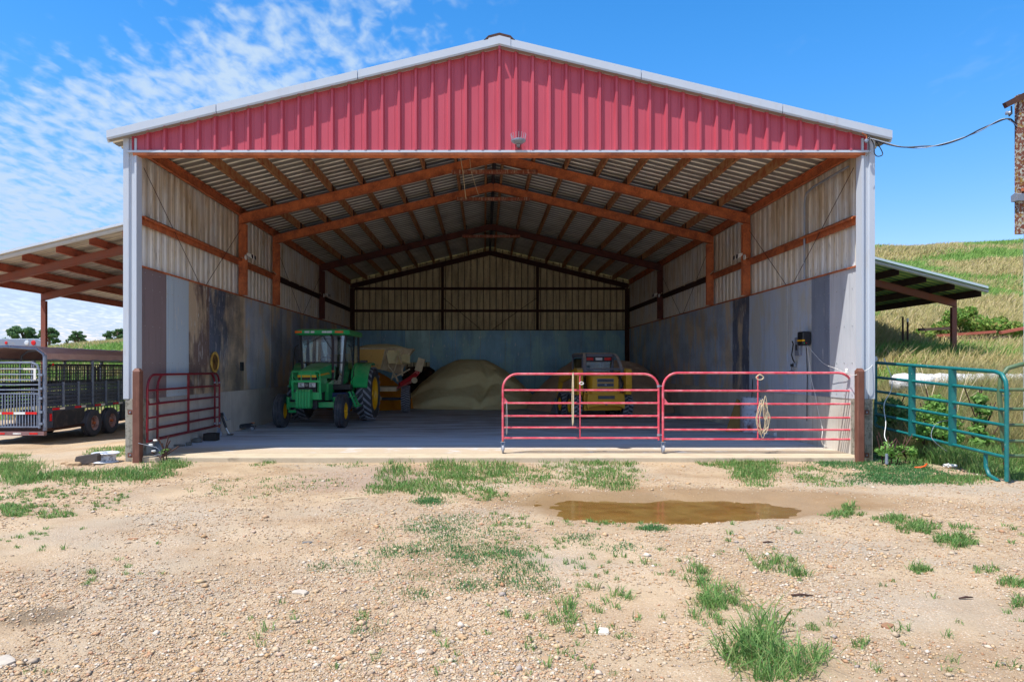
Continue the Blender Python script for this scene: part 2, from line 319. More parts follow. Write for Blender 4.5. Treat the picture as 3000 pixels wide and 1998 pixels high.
gategreen = mat('teal_gate_paint', srgb(14, 104, 104), .4, 0, [dict(s=6, lo=.5, hi=.7, c=srgb(40, 122, 116), a=.7), dict(s=24, lo=.68, hi=.72, c=srgb(190, 196, 190), a=.7), dict(s=4, lo=.68, hi=.74, c=srgb(120, 62, 40), a=.9)])
gateolive = mat('olive_gate_paint', srgb(74, 100, 68), .5, 0, [dict(s=8, lo=.5, hi=.7, c=srgb(110, 116, 80), a=.7), dict(s=20, lo=.62, hi=.7, c=srgb(120, 84, 60), a=.7)])
def glass_mat():
    M = bpy.data.materials.new('cab_glass'); M.use_nodes = True; t = M.node_tree; N, L = t.nodes, t.links; N.clear()
    tr = N.new('ShaderNodeBsdfTransparent'); tr.inputs[0].default_value = (.72, .82, .8, 1); gl = N.new('ShaderNodeBsdfGlossy'); gl.inputs['Roughness'].default_value = .03; gl.inputs[0].default_value = (.9, .95, 1, 1)
    fr = N.new('ShaderNodeFresnel'); fr.inputs[0].default_value = 2.5; mx_ = N.new('ShaderNodeMixShader'); o = N.new('ShaderNodeOutputMaterial')
    L.new(fr.outputs[0], mx_.inputs[0]); L.new(tr.outputs[0], mx_.inputs[1]); L.new(gl.outputs[0], mx_.inputs[2]); L.new(mx_.outputs[0], o.inputs[0]); return M
glass = glass_mat()
def text_part(txt, size, loc, rot, m, parent, name='lettering', ext=.002):
    cu_ = bpy.data.curves.new('t', 'FONT'); cu_.body = txt; cu_.size = size; cu_.extrude = ext; cu_.align_x = 'CENTER'; cu_.align_y = 'CENTER'
    to = bpy.data.objects.new('t', cu_); COL.objects.link(to); bpy.context.view_layer.update()
    me = bpy.data.meshes.new_from_object(to.evaluated_get(bpy.context.evaluated_depsgraph_get())); bpy.data.objects.remove(to)
    me.materials.clear(); me.materials.append(m); o = bpy.data.objects.new(name, me); COL.objects.link(o); o.location = loc; o.rotation_euler = rot; o.parent = parent; return o

# ------------------------------------------------------------------ terrain
XL, XR, XC = -6.40, 6.95, .28          # inner faces of the side walls, ridge line
YF, YB = 13.12, 34.45
RZ, SL = 7.44, .24                     # roof sheet height at the ridge, slope
def roofz(x): return RZ-SL*abs(x-XC)
def terrain(X, Y):
    X = np.asarray(X, float); Y = np.asarray(Y, float)
    h = -.085+.05*(fbm(X*.35+9, Y*.35, 3)-.5)
    h = h-.26*sstep(-X, 7.2, 11.2)*sstep(Y, 12, 17)
    # tyre ruts and humps in the yard
    near = 1-sstep(Y, 11.5, 12.9)*sstep(X, -8, -6.2)*(1-sstep(X, 6.9, 7.8))
    h = h+near*(.055*(fbm(X*1.1, Y*.8+4, 3)-.5)+.03*(fbm(X*5, Y*5, 3)-.5)+.012*(fbm(X*17, Y*17, 2)-.5))
    # puddle hollow
    e = ((X-2.5)/1.85)**2+((Y-8.85-.1*(X-2.4))/.85)**2+.5*(fbm(X*1.6, Y*1.6+3, 3)-.5)
    h = np.where(Y < 12, h-.085*(1-sstep(e, .25, 1.35)), h)
    e2 = ((X-1.15)/1.0)**2+((Y-9.35)/.42)**2+.7*(fbm(X*2.6+5, Y*2.6, 3)-.5)
    h = np.where(Y < 12, h-.055*(1-sstep(e2, .1, 1.4))*(1-.8*(1-sstep(e, .25, 1.35))), h)
    # hill on the right
    f = sstep(X, 7.4, 12.5)
    hr = .245*np.clip(Y-13.8, 0, 11.2)+.298*np.clip(Y-25, 0, 19)
    hr = hr+.10*np.clip(Y-44, 0, 12)*(1-sstep(Y, 50, 70))+.05*np.clip(X-15, 0, 60)*sstep(Y, 24, 44)
    h = h+f*(hr+sstep(Y, 15, 25)*.5*(fbm(X*.25, Y*.25, 3)-.5))
    # meadow on the left
    g = sstep(-X, 9, 22)
    dirx = np.clip(-X/np.maximum(Y, 1), 0, 2)
    tgt = 1.6+80*(.040-.07*np.clip(dirx-.5, 0, .5))
    h = h+g*tgt*sstep(Y, 30, 85)+g*sstep(Y, 26, 60)*.9*(fbm(X*.08, Y*.08+7, 3)-.5)
    h = np.where((X > -6.7) & (X < 7.25) & (Y > 13.3) & (Y < 35), -.14, h)
    return h
def axis_lines(parts):
    out = []
    for a, b, s in parts: out.append(np.arange(a, b, s))
    return np.concatenate(out)
gx = axis_lines([(-400, -60, 20), (-60, -20, 2), (-20, -9, .35), (-9, 10.5, .05), (10.5, 24, .35), (24, 60, 2), (60, 421, 20)])
gy = axis_lines([(-40, 2, 3), (2, 3.2, .15), (3.2, 13.4, .05), (13.4, 26, .3), (26, 60, .8), (60, 120, 3), (120, 900, 30)])
GX, GY = np.meshgrid(gx, gy, indexing='ij'); GZ = terrain(GX, GY)
nx, ny = GX.shape
vid = np.arange(nx*ny).reshape(nx, ny)
quads = np.stack([vid[:-1, :-1], vid[1:, :-1], vid[1:, 1:], vid[:-1, 1:]], -1).reshape(-1, 4)
def ground_mat():
    M = bpy.data.materials.new('gravel_ground'); M.use_nodes = True; t = M.node_tree; N, L = t.nodes, t.links
    b = N['Principled BSDF']; b.inputs['Roughness'].default_value = .95; b.inputs['Specular IOR Level'].default_value = .2
    pos = N.new('ShaderNodeNewGeometry').outputs['Position']; s = N.new('ShaderNodeSeparateXYZ'); L.new(pos, s.inputs[0])
    def noise(sc, d=5, r=.6):
        n = N.new('ShaderNodeTexNoise'); n.inputs['Scale'].default_value = sc; n.inputs['Detail'].default_value = d; n.inputs['Roughness'].default_value = r; L.new(pos, n.inputs['Vector']); return n.outputs[0]
    def mr(x, lo, hi, a=0, bb=1):
        n = N.new('ShaderNodeMapRange'); L.new(x, n.inputs[0]); n.inputs[1].default_value = lo; n.inputs[2].default_value = hi; n.inputs[3].default_value = a; n.inputs[4].default_value = bb; return n.outputs[0]
    def m2(op, a, bb):
        n = N.new('ShaderNodeMath'); n.operation = op
        for i, x in ((0, a), (1, bb)):
            if isinstance(x, (float, int)): n.inputs[i].default_value = x
            else: L.new(x, n.inputs[i])
        return n.outputs[0]
    def mix(f, a, bb):
        n = N.new('ShaderNodeMix'); n.data_type = 'RGBA'
        if isinstance(f, float): n.inputs[0].default_value = f
        else: L.new(f, n.inputs[0])
        for i, x in ((6, a), (7, bb)):
            if isinstance(x, tuple): n.inputs[i].default_value = (*x, 1)
            else: L.new(x, n.inputs[i])
        return n.outputs[2]
    sand = mix(mr(noise(1.1), .38, .66), srgb(182, 160, 130), srgb(154, 130, 102))
    sand = mix(mr(noise(.45, 3), .48, .66), sand, srgb(166, 152, 132))
    def vor(sc):
        v = N.new('ShaderNodeTexVoronoi'); v.inputs['Scale'].default_value = sc; L.new(pos, v.inputs['Vector']); return v
    for sc, am, edge in ((80, .6, .36), (44, .45, .26), (160, .5, .4)):
        v = vor(sc); rp = N.new('ShaderNodeValToRGB'); hsv = N.new('ShaderNodeSeparateColor'); L.new(v.outputs['Color'], hsv.inputs[0]); L.new(hsv.outputs[0], rp.inputs[0])
        cols = [srgb(206, 186, 160), srgb(150, 116, 84), srgb(196, 158, 116), srgb(228, 214, 196), srgb(128, 112, 98), srgb(186, 140, 100), srgb(214, 196, 172)]
        e = rp.color_ramp.elements; rp.color_ramp.interpolation = 'CONSTANT'
        while len(e) < len(cols): e.new(.5)
        for i, c in enumerate(cols): e[i].position = i/len(cols); e[i].color = (*c, 1)
        dens = mr(noise(1.7, 3), .40, .56, .12, 1)
        keep = m2('GREATER_THAN', hsv.outputs[1], .35)
        f = m2('MULTIPLY', m2('MULTIPLY', mr(v.outputs['Distance'], edge+.1, edge-.05), keep), m2('MULTIPLY', dens, am))
        sand = mix(f, sand, rp.outputs[0])
    # wet brown rim of the puddle, the oily patch
    def blob(cx_, cy_, rx, ry, soft, ns):
        a = m2('DIVIDE', m2('SUBTRACT', s.outputs[0], cx_), rx); c_ = m2('DIVIDE', m2('SUBTRACT', s.outputs[1], cy_), ry)
        d = m2('ADD', m2('MULTIPLY', a, a), m2('MULTIPLY', c_, c_)); d = m2('ADD', d, m2('MULTIPLY', m2('SUBTRACT', noise(ns), .5), 1.2)); return mr(d, 1+soft, 1-soft)
    wet = blob(2.75, 9.25, 2.65, 1.05, .35, 1.5)
    sand = mix(m2('MULTIPLY', wet, .6), sand, srgb(130, 100, 64))
    sand = mix(m2('MULTIPLY', blob(1.2, 9.4, 1.3, .5, .6, 2.5), .4), sand, srgb(122, 98, 64))
    sand = mix(m2('MULTIPLY', blob(-3.1, 4.95, .28, .17, .5, 8), .65), sand, srgb(92, 78, 62))
    sand = mix(m2('MULTIPLY', blob(-1.9, 11.2, 1.1, 1.3, .6, 2), .55), sand, srgb(150, 130, 118))
    sand = mix(m2('MULTIPLY', blob(.9, 5.3, 1.2, .8, .9, 2), .25), sand, srgb(196, 168, 134))
    # grass land away from the yard
    gr = mix(mr(noise(.35, 5), .4, .62), srgb(168, 156, 106), srgb(132, 142, 76)); gr = mix(mr(noise(3, 4), .45, .7), gr, srgb(178, 164, 122))
    lf = mr(m2('ADD', s.outputs[1], m2('MULTIPLY', noise(.3), 6)), 31, 35)
    rt = m2('MULTIPLY', mr(m2('ADD', s.outputs[0], m2('MULTIPLY', noise(.8), 1.5)), 8, 8.8), mr(s.outputs[1], 12.2, 13.6))
    col = mix(m2('MAXIMUM', lf, rt), sand, gr)
    L.new(col, b.inputs['Base Color'])
    bn = N.new('ShaderNodeBump'); bn.inputs['Strength'].default_value = .55; bn.inputs['Distance'].default_value = .03; L.new(noise(28, 6, .7), bn.inputs['Height'])
    b2 = N.new('ShaderNodeBump'); b2.inputs['Strength'].default_value = .5; b2.inputs['Distance'].default_value = .012; L.new(vor(60).outputs['Distance'], b2.inputs['Height']); b2.invert = True; L.new(bn.outputs[0], b2.inputs['Normal'])
    L.new(b2.outputs[0], b.inputs['Normal']); return M
gm = ground_mat()
g_o = npmesh('ground', np.stack([GX, GY, GZ], -1).reshape(-1, 3), quads, gm, smooth=True, kind='structure')
def water_mat():
    M = bpy.data.materials.new('muddy_water'); M.use_nodes = True; t = M.node_tree; N, L = t.nodes, t.links; N.clear()
    tr = N.new('ShaderNodeBsdfTransparent'); tr.inputs[0].default_value = (.78, .68, .42, 1); df = N.new('ShaderNodeBsdfDiffuse'); df.inputs[0].default_value = (*srgb(142, 116, 62), 1)
    m1 = N.new('ShaderNodeMixShader'); no = N.new('ShaderNodeTexNoise'); no.inputs['Scale'].default_value = 2.5; mr_ = N.new('ShaderNodeMapRange'); mr_.inputs[1].default_value = .3; mr_.inputs[2].default_value = .7; mr_.inputs[3].default_value = .1; mr_.inputs[4].default_value = .6
    g_ = N.new('ShaderNodeNewGeometry'); L.new(g_.outputs['Position'], no.inputs['Vector']); L.new(no.outputs[0], mr_.inputs[0]); L.new(mr_.outputs[0], m1.inputs[0]); L.new(tr.outputs[0], m1.inputs[1]); L.new(df.outputs[0], m1.inputs[2])
    gl = N.new('ShaderNodeBsdfGlossy'); gl.inputs['Roughness'].default_value = .12; fr = N.new('ShaderNodeFresnel'); fr.inputs[0].default_value = 1.2; m2 = N.new('ShaderNodeMixShader'); L.new(fr.outputs[0], m2.inputs[0]); L.new(m1.outputs[0], m2.inputs[1]); L.new(gl.outputs[0], m2.inputs[2])
    bn = N.new('ShaderNodeBump'); n2 = N.new('ShaderNodeTexNoise'); n2.inputs['Scale'].default_value = 9; L.new(g_.outputs['Position'], n2.inputs['Vector']); L.new(n2.outputs[0], bn.inputs['Height']); bn.inputs['Strength'].default_value = .06; L.new(bn.outputs[0], gl.inputs['Normal'])
    o = N.new('ShaderNodeOutputMaterial'); L.new(m2.outputs[0], o.inputs[0]); return M
water = water_mat()
pm = MB(); n = 48
pts = []
for k in range(n):
    a = 2*math.pi*k/n; pts.append((2.0+2.9*math.cos(a), 8.98+1.15*math.sin(a)+.04*math.cos(a), -.149))
pm.add(pts, [tuple(range(n))]); pm.build('puddle', water, kind='structure')
# barn floor: the poured slab and its pale sunlit nose
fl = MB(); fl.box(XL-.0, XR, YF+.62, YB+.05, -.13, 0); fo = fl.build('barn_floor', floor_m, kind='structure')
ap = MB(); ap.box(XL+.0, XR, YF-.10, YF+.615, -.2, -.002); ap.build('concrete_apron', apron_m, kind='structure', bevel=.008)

# ------------------------------------------------------------------ barn
barn = thing('barn', 'open fronted steel barn with red ribbed gable, white trim and rusty frame', 'barn', (XC, YF, 0))
def prof(u0, nribs, rib=.034, half=.5):
    """pressed sheet profile: (u, height) with trapezoid ribs every .3048 m and two small swages between"""
    out = []
    for k in range(nribs):
        c = u0+k*.3048
        out += [(c-.0999, 0), (c-.096, .005), (c-.084, .005), (c-.080, 0), (c-.044, 0), (c-.018, rib), (c+.018, rib), (c+.044, 0), (c+.080, 0), (c+.084, .005), (c+.096, .005), (c+.0999, 0), (c+.1524, 0)]
    return [(c0-.1524 if i < 0 else c0, h) for i, (c0, h) in enumerate(out)]
def sheet(pf, fn):
    """fn(u, h) -> (bottom point, top point)"""
    m = MB()
    vs = []
    for u, h in pf:
        a, b = fn(u, h); vs += [a, b]
    m.add(vs, [(2*i, 2*i+2, 2*i+3, 2*i+1) for i in range(len(pf)-1)]); return m
PW = .9144
# red gable sheets
def trimz(x): return roofz(x)+.065
x = XC-.3048*22
k = 0
while x < XC+.3048*22:
    pf = [(x-.1524, 0)]+prof(x, 3, .062)
    pf = [(u, h) for u, h in pf if XL-.02 < u < XR+.02]
    if len(pf) > 2: sheet(pf, lambda u, h: ((u, YF-.02-h, 5.585), (u, YF-.02-h, max(trimz(u)+.03, 5.60)))).build('gable_panel', red_sheet, barn, w=True)
    x += PW; k += 1
# roof sheets (ribs run down the slope), one per .914 m of length and side
XEL, XER = XC-7.08, XC+7.08
def roof_sheets(xa, xb, za, zb, y0, y1, m, parent, name='roof_panel'):
    y = y0; first = None
    while y < y1-.05:
        if first is None or y+PW > y1:
            pf = [(y0-.1524 if first is None else y-.1524, 0)]+prof(y0 if first is None else y, 3)
            pf = [(u, h) for u, h in pf if u <= y1+.1]
            if len(pf) < 2: break
            o = sheet(pf, lambda u, h: ((xa, u, za+h), (xb, u, zb+h))).build(name, m, parent, w=True)
            if first is None: first = o
        else:
            o = first.copy(); COL.objects.link(o); o.location.y = first.location.y+(y-y0)
        y += PW
roof_out = roof_in
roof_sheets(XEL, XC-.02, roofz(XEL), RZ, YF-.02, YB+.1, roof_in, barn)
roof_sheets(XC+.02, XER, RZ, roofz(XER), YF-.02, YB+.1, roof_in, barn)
MB().prism([(XC-.35, RZ-.05), (XC-.16, RZ+.09), (XC, RZ+.125), (XC+.16, RZ+.09), (XC+.35, RZ-.05), (XC, RZ+.05)], 'Y', YF+.1, YB).build('ridge_cap', roof_out, barn, w=True)
MB().prism([(XC-.29, RZ+.13), (XC-.2, RZ+.22), (XC-.0, RZ+.27), (XC+.2, RZ+.22), (XC+.29, RZ+.13), (XC, RZ+.2)], 'Y', YF-.1, YF+.5).build('ridge_vent', rust_dark, barn, w=True)
# rake trim: face board and sloping under-lip, white
for sgn, xe in ((-1, XEL-.06), (1, XER+.06)):
    n_ = Vector((0, -1, 0)); a = Vector((XC, YF-.10, RZ+.21)); b = Vector((xe, YF-.10, roofz(xe)+.21))
    for t0, t1 in ((0, .36), (.362, .72), (.722, 1)):
        p, q = a.lerp(b, t0), a.lerp(b, t1)
        m = MB(); vs = []
        for e in (p, q): vs += [e+Vector((0, 0, 0)), e+Vector((0, 0, -.135)), e+Vector((0, .045, -.20)), e+Vector((0, .085, -.20)), e+Vector((0, .085, -.0)), e+Vector((0, .03, 0))]
        m.add(vs, [(0, 1, 7, 6), (1, 2, 8, 7), (2, 3, 9, 8), (3, 4, 10, 9), (4, 5, 11, 10), (5, 0, 6, 11), (5, 4, 3, 2, 1, 0), (6, 7, 8, 9, 10, 11)])
        m.build('rake_trim', white_trim, barn, w=True)
MB().prism([(XC-.2, RZ+.165), (XC, RZ+.215), (XC+.2, RZ+.165), (XC+.2, RZ+.02), (XC, RZ+.07), (XC-.2, RZ+.02)], 'Y', YF-.112, YF-.06).build('peak_trim', white_trim, barn, w=True)
# lintel: white cap over a brown channel
MB().box(XL-.10, XR+.10, YF-.075, YF-.005, 5.545, 5.585).build('lintel_trim', white_trim, barn, w=True)
MB().box(XL, XR, YF-.06, YF+.14, 5.50, 5.543).build('lintel_channel', rust, barn, w=True)
MB().box(XL+.02, XR-.02, YF+.02, YF+.05, 5.545, 5.60).build('gable_backing', rust_dark, barn, w=True)
# corner trims, three folds each
OL, OR = XL-.19, XR+.19
for xo, s in ((OL, 1), (OR, -1)):
    pf = [(0, 0), (0, -.03), (.10, -.03), (.112, 0), (.20, 0), (.212, -.045), (.25, -.045), (.27, .12), (.0, .35), ]
    poly = [(xo+s*u, YF+.0+v) for u, v in pf]
    MB().prism(poly, 'Z', 1.06, roofz(xo)+.02).build('corner_trim', white_trim, barn, w=True)
    scr = MB()
    for zz in np.arange(1.3, 5.6, .42): scr.lathe([(.0001, -.012), (.009, -.010), (.009, 0)], (xo+s*.205, YF-.01, zz), 'Y', 8)
    scr.build('trim_screws', greysteel, barn, w=True, kind='stuff')
    MB().box(min(xo+s*.03, xo+s*.205), max(xo+s*.03, xo+s*.205), YF-.02, YF+.45, -.3, 1.056).build('corner_pier', pier_conc, barn, w=True, bevel=.012)
# concrete stem walls, formwork joints every 1.22 m cut as separate pours
for xw, s in ((XL, -1), (XR, 1)):
    y = YF+.10
    while y < YB:
        e = min(y+2.44, YB); MB().box(min(xw, xw+s*.18), max(xw, xw+s*.18), y+.004, e-.004, -.2, 1.04).build('stem_wall', concrete, barn, w=True); y = e
MB().box(XL, XR, YB-.02, YB+.2, -.2, 1.04).build('stem_wall', concrete, barn, w=True)
# lining sheets
def lining(i, base, dirt, stain, dropn=.0, dark=0.0, gain_=3.6):
    L_ = [dict(s=(1.6, 1.6, .7), lo=.42, hi=.64, c=stain, a=.7), dict(s=(1.3, 1.3, .6), lo=.48, hi=.58, c=dirt, a=.8), dict(s=(11, 11, .5), lo=.56, hi=.66, c=tuple(q*.6 for q in stain), a=.3), dict(s=(26, 26, .9), lo=.6, hi=.75, c=tuple(q*.6 for q in base), a=.5)]
    if dark: L_.append(dict(s=(.9, .9, 1.3), lo=.44, hi=.6, c=srgb(36, 38, 44), a=dark))
    L_.append(dict(s=(17, 17, 2.4), lo=.69-dropn*.08, hi=.71-dropn*.06, c=srgb(214, 214, 212), a=.35+.6*dropn))
    L_.append(dict(s=40, lo=.70, hi=.73, c=srgb(190, 180, 160), a=.4))
    return mat('lining_%s' % i, base, .42, .2, L_, gain=gain_)
dust = srgb(132, 118, 98)
liL = [lining('brown', srgb(86, 76, 78), srgb(82, 72, 74), srgb(74, 66, 68)), lining('pale', srgb(136, 148, 158), srgb(124, 136, 146), srgb(112, 124, 134), .8),
       lining('umber', srgb(78, 64, 60), dust, srgb(54, 46, 46), 1), lining('blueblack', srgb(64, 70, 84), dust, srgb(44, 48, 60), .9, .5), lining('tan', srgb(104, 96, 88), dust, srgb(78, 74, 72), .4, .5),
       lining('grey', srgb(112, 115, 120), dust, srgb(90, 98, 112), .3, .2, 4.6), lining('greydark', srgb(88, 92, 100), dust, srgb(70, 80, 98), .2, .35, 5)]
liR = [lining('silver', srgb(188, 192, 198), srgb(180, 184, 190), srgb(170, 176, 184), gain_=1.5), lining('slate', srgb(104, 112, 126), srgb(98, 106, 120), srgb(90, 98, 112), .5, gain_=2.2), lining('bluegrey', srgb(132, 140, 150), srgb(118, 118, 114), srgb(112, 120, 132), .2),
       liL[3], lining('smoke', srgb(108, 116, 126), dust, srgb(92, 102, 118), .2, .25, 4.8)]
yl = [13.2, 14.42, 15.5, 16.68, 17.86, 19.07]; yl = [YF+.08]+yl[1:]+[19.07+1.2*i for i in range(1, 13)]+[YB-.03]
MIDL = [0, 1, 2, 3, 4, 5, 5, 6, 5, 6, 6, 6, 6, 6, 6, 6, 6, 6, 6, 6]
for i in range(len(yl)-1):
    z0 = 1.044
    j = .004*(i % 2)
    MB().box(XL-.02, XL+.012+j, yl[i]+.003, yl[i+1]-.003, z0, 3.5).build('lining_sheet', liL[MIDL[i]], barn, w=True)
yr = [YF+.08, 14.39, 15.18, 16.4, 17.6, 18.75, 20.0]+[20+1.2*i for i in range(1, 12)]+[YB-.03]
MIDR = [0, 1, 2, 2, 2, 3, 4]+[4]*20
for i in range(len(yr)-1):
    j = .004*(i % 2)
    MB().box(XR-.012-j, XR+.02, yr[i]+.003, yr[i+1]-.003, 1.044, 3.5).build('lining_sheet', liR[MIDR[i]], barn, w=True)
blue1 = lining('backblue', srgb(50, 74, 86), srgb(58, 80, 80), srgb(40, 60, 72), .3, .15, 6.5); blue2 = lining('backgreen', srgb(72, 92, 92), srgb(62, 84, 84), srgb(50, 66, 70), .2, .15, 6)
xb = [XL+.02, -4.98, -3.78, -2.60, -1.38, -.18, 1.02, 2.24, 3.45, 4.66, 5.87, XR-.02]
for i in range(len(xb)-1):
    z0 = 1.9 if i == 2 else .3
    MB().box(xb[i]+.004, xb[i+1]-.004, YB-.05-.004*(i % 2), YB-.03, z0, 3.42).build('lining_sheet', blue2 if i == 2 else blue1, barn, w=True)
# wall screws on the first lining sheets
for xw, s, cols_ in ((XL+.013, 1, yl[:6]), (XR-.013, -1, yr[:4])):
    scr = MB()
    for z in (1.12, 1.72, 2.42, 3.12, 3.42):
        for q in range(len(cols_)-1):
            for t in (0.03, .25, .5, .75): scr.cb((xw+s*.004, cols_[q]+(cols_[q+1]-cols_[q])*t, z), (.012, .014, .014))
    scr.build('lining_screws', chrome, barn, w=True, kind='stuff')
# ledger angle above the lining
for xw, s in ((XL, 1), (XR, -1)):
    MB().box(min(xw, xw+s*.045), max(xw, xw+s*.045), YF+.05, YB-.05, 3.502, 3.53).build('ledger_angle', rust, barn, w=True)
MB().box(XL+.05, XR-.05, YB-.09, YB-.05, 3.424, 3.46).build('ledger_angle', rust_dark, barn, w=True)
# ribbed wall sheets
def wall_sheets(xw, s):
    y = YF+.15; first = None
    ztop = roofz(xw)-.02
    while y < YB-.1:
        if first is None or y+PW > YB:
            pf = [(y-.1524, 0)]+prof(y, 3); pf = [(u, h) for u, h in pf if u < YB+.05]
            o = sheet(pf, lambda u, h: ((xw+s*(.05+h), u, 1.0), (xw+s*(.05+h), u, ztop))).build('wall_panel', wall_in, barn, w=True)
            first = first or o
        else:
            o = first.copy(); COL.objects.link(o); o.location.y = first.location.y+(y-YF-.15)
        y += PW
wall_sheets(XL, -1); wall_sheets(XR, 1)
x = XC-.3048*22
while x < XR+.2:
    pf = [(u, h) for u, h in [(x-.1524, 0)]+prof(x, 3) if XL-.15 < u < XR+.15]
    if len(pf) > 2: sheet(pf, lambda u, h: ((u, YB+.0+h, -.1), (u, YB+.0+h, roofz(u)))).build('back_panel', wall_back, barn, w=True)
    x += PW
# frames: columns and rafters of I section, collar tie
FR = [18.75, 21.75, 27.9]
for fi, y in enumerate(FR):
    mm = rust if fi < 2 else rust_red if fi == 2 else rust_dark
    if fi == 2: mm = mat('dull_rafter_steel', srgb(96, 50, 42), .8, 0, [dict(s=4, lo=.4, hi=.65, c=srgb(66, 38, 36), a=.8), dict(s=30, lo=.66, hi=.72, c=srgb(180, 150, 130), a=.5)])
    for s, xw in ((1, XL), (-1, XR)):
        c = MB(); w_ = .20
        x0, x1 = (xw+.0, xw+s*w_)
        lo, hi = min(x0, x1), max(x0, x1)
        c.box(lo, hi, y-.065, y-.053, 1.04 if fi > 2 else 3.53, roofz(xw)-.46).box(lo, hi, y+.053, y+.065, 3.53, roofz(xw)-.46).box((lo+hi)/2-.006, (lo+hi)/2+.006, y-.053, y+.053, 3.53, roofz(xw)-.46)
        c.build('column', mm, barn, w=True)
        p = (xw, y, roofz(xw)-.21); q = (XC-.003*s, y, RZ-.215)
        r = MB()
        # web face toward the opening
        d = Vector(q)-Vector(p); 
        r.bar(p, q, .13, .014, (0, 0, 1), True); r.bar(Vector(p)-Vector((0, 0, .236)), Vector(q)-Vector((0, 0, .212)), .13, .014, (0, 0, 1), True)
        vs = [Vector(p)+Vector((0, -.05, -.01)), Vector(q)+Vector((0, -.05, -.01)), Vector(q)+Vector((0, -.05, -.222)), Vector(p)+Vector((0, -.05, -.246))]
        vs += [v_+Vector((0, .012, 0)) for v_ in vs]
        r.add(vs, [(0, 1, 2, 3), (7, 6, 5, 4), (0, 4, 5, 1), (1, 5, 6, 2), (2, 6, 7, 3), (3, 7, 4, 0)])
        r.build('rafter', mm, barn, w=True)
    t = MB(); t.box(XC-1.12, XC+1.12, y-.09, y-.078, RZ-.76, RZ-.66).box(XC-1.12, XC+1.12, y-.078, y+.0, RZ-.76, RZ-.748)
    tie_m = mat('streaked_tie_steel', srgb(142, 78, 56), .8, 0, [dict(s=(26, 26, 3), lo=.5, hi=.6, c=srgb(196, 170, 146), a=.7), dict(s=5, lo=.5, hi=.7, c=srgb(100, 52, 36), a=.6)])
    t.build('collar_tie', tie_m, barn, w=True)
for s, xw in ((1, XL), (-1, XR)):
    MB().bar((xw, YB-.12, roofz(xw)-.2), (XC, YB-.12, RZ-.2), .12, .22, (0, 0, 1), True).build('back_rafter', rust_dark, barn, w=True)
    MB().box(min(xw, xw+s*.2), max(xw, xw+s*.2), YB-.22, YB-.06, 0, roofz(xw)-.42).build('back_column', rust_dark, barn, w=True)
for px in (1017, 1236):
    X_ = (px*1.2744-VX)*34.2/FPX; MB().box(X_-.06, X_+.06, YB-.2, YB-.06, 3.46, roofz(X_)-.36).build('back_post', rust_dark, barn, w=True)
for z in (5.42, 4.36):
    MB().box(XL+.2, XR-.2, YB-.13, YB-.06, z-.06, z+.06).build('back_girt', rust_dark, barn, w=True)
# purlins, eave struts, ridge purlins: channel section, open side towards the wall
spans = [(YF+.14, FR[0]), (FR[0], FR[1]), (FR[1], FR[2]), (FR[2], YB-.1)]
for sgn in (-1, 1):
    for d in (.2, .99, 1.82, 2.64, 3.45, 4.25, 5.05, 5.85):
        X_ = XC+sgn*d; z = roofz(X_)-.004
        m = MB(); y0, y1 = YF+.14, YB-.2; mir = sgn
        m.box(X_-.006, X_+.006, y0, y1, z-.2, z).box(min(X_, X_+mir*.065), max(X_, X_+mir*.065), y0, y1, z-.2, z-.192).box(min(X_, X_+mir*.065), max(X_, X_+mir*.065), y0, y1, z-.014, z-.006)
        m.box(min(X_+mir*.059, X_+mir*.065), max(X_+mir*.059, X_+mir*.065), y0, y1, z-.2, z-.178)
        m.build('purlin', dusty_rust, barn, w=True)
        cl_ = MB()
        for fy in FR: cl_.box(X_-.012, X_+.03, fy-.07, fy+.07, z-.205, z-.03)
        cl_.build('purlin_clips', rust_dark, barn, w=True, kind='stuff')
    xw = XL if sgn < 0 else XR; s = -sgn
    z = roofz(xw)-.02
    m = MB(); m.box(min(xw, xw+s*.01), max(xw, xw+s*.01), YF+.1, YB-.2, z-.22, z).box(min(xw, xw+s*.08), max(xw, xw+s*.08), YF+.1, YB-.2, z-.22, z-.21).box(min(xw, xw+s*.08), max(xw, xw+s*.08), YF+.1, YB-.2, z-.02, z-.012)
    m.build('eave_strut', rust, barn, w=True)
    # wall girts bay by bay
    for a, b in spans:
        g = MB(); g.box(min(xw, xw+s*.012), max(xw, xw+s*.012), a+.07, b-.07, 4.30, 4.46).box(min(xw, xw+s*.10), max(xw, xw+s*.10), a+.07, b-.07, 4.44, 4.452).box(min(xw+s*.09, xw+s*.10), max(xw+s*.09, xw+s*.10), a+.07, b-.07, 4.40, 4.452)
        g.build('girt', rust if a < 20 else rust_dark, barn, w=True)
    # X brace rods in the first and third bay
    for (a, b) in ((spans[0]), (spans[2])):
        mid_ = (a+b)/2
        for p, q in (((a+.1, 5.35), (mid_-.05, 3.52)), ((b-.12, 5.2), (mid_+.35, 3.52))):
            MB().tube([(xw+s*.06, p[0], p[1]), (xw+s*.06, q[0], q[1])], .007, 5).build('brace_rod', rust_dark, barn, w=True)
for (xa, xb_) in (((1017*1.2744-VX)*34.2/FPX, .0), ((1236*1.2744-VX)*34.2/FPX, .3)):
    MB().tube([(xa, YB-.14, 5.0), (xb_-.15 if xa < 0 else xb_+.1, YB-.14, 3.46)], .012, 5).build('brace_rod', rust_dark, barn, w=True)
MB().tube([(XC+.0, YF+.2, RZ-.2), (XC, YB-.3, RZ-.2)], .055, 10).build('ridge_pipe', darksteel, barn, smooth=True, w=True)
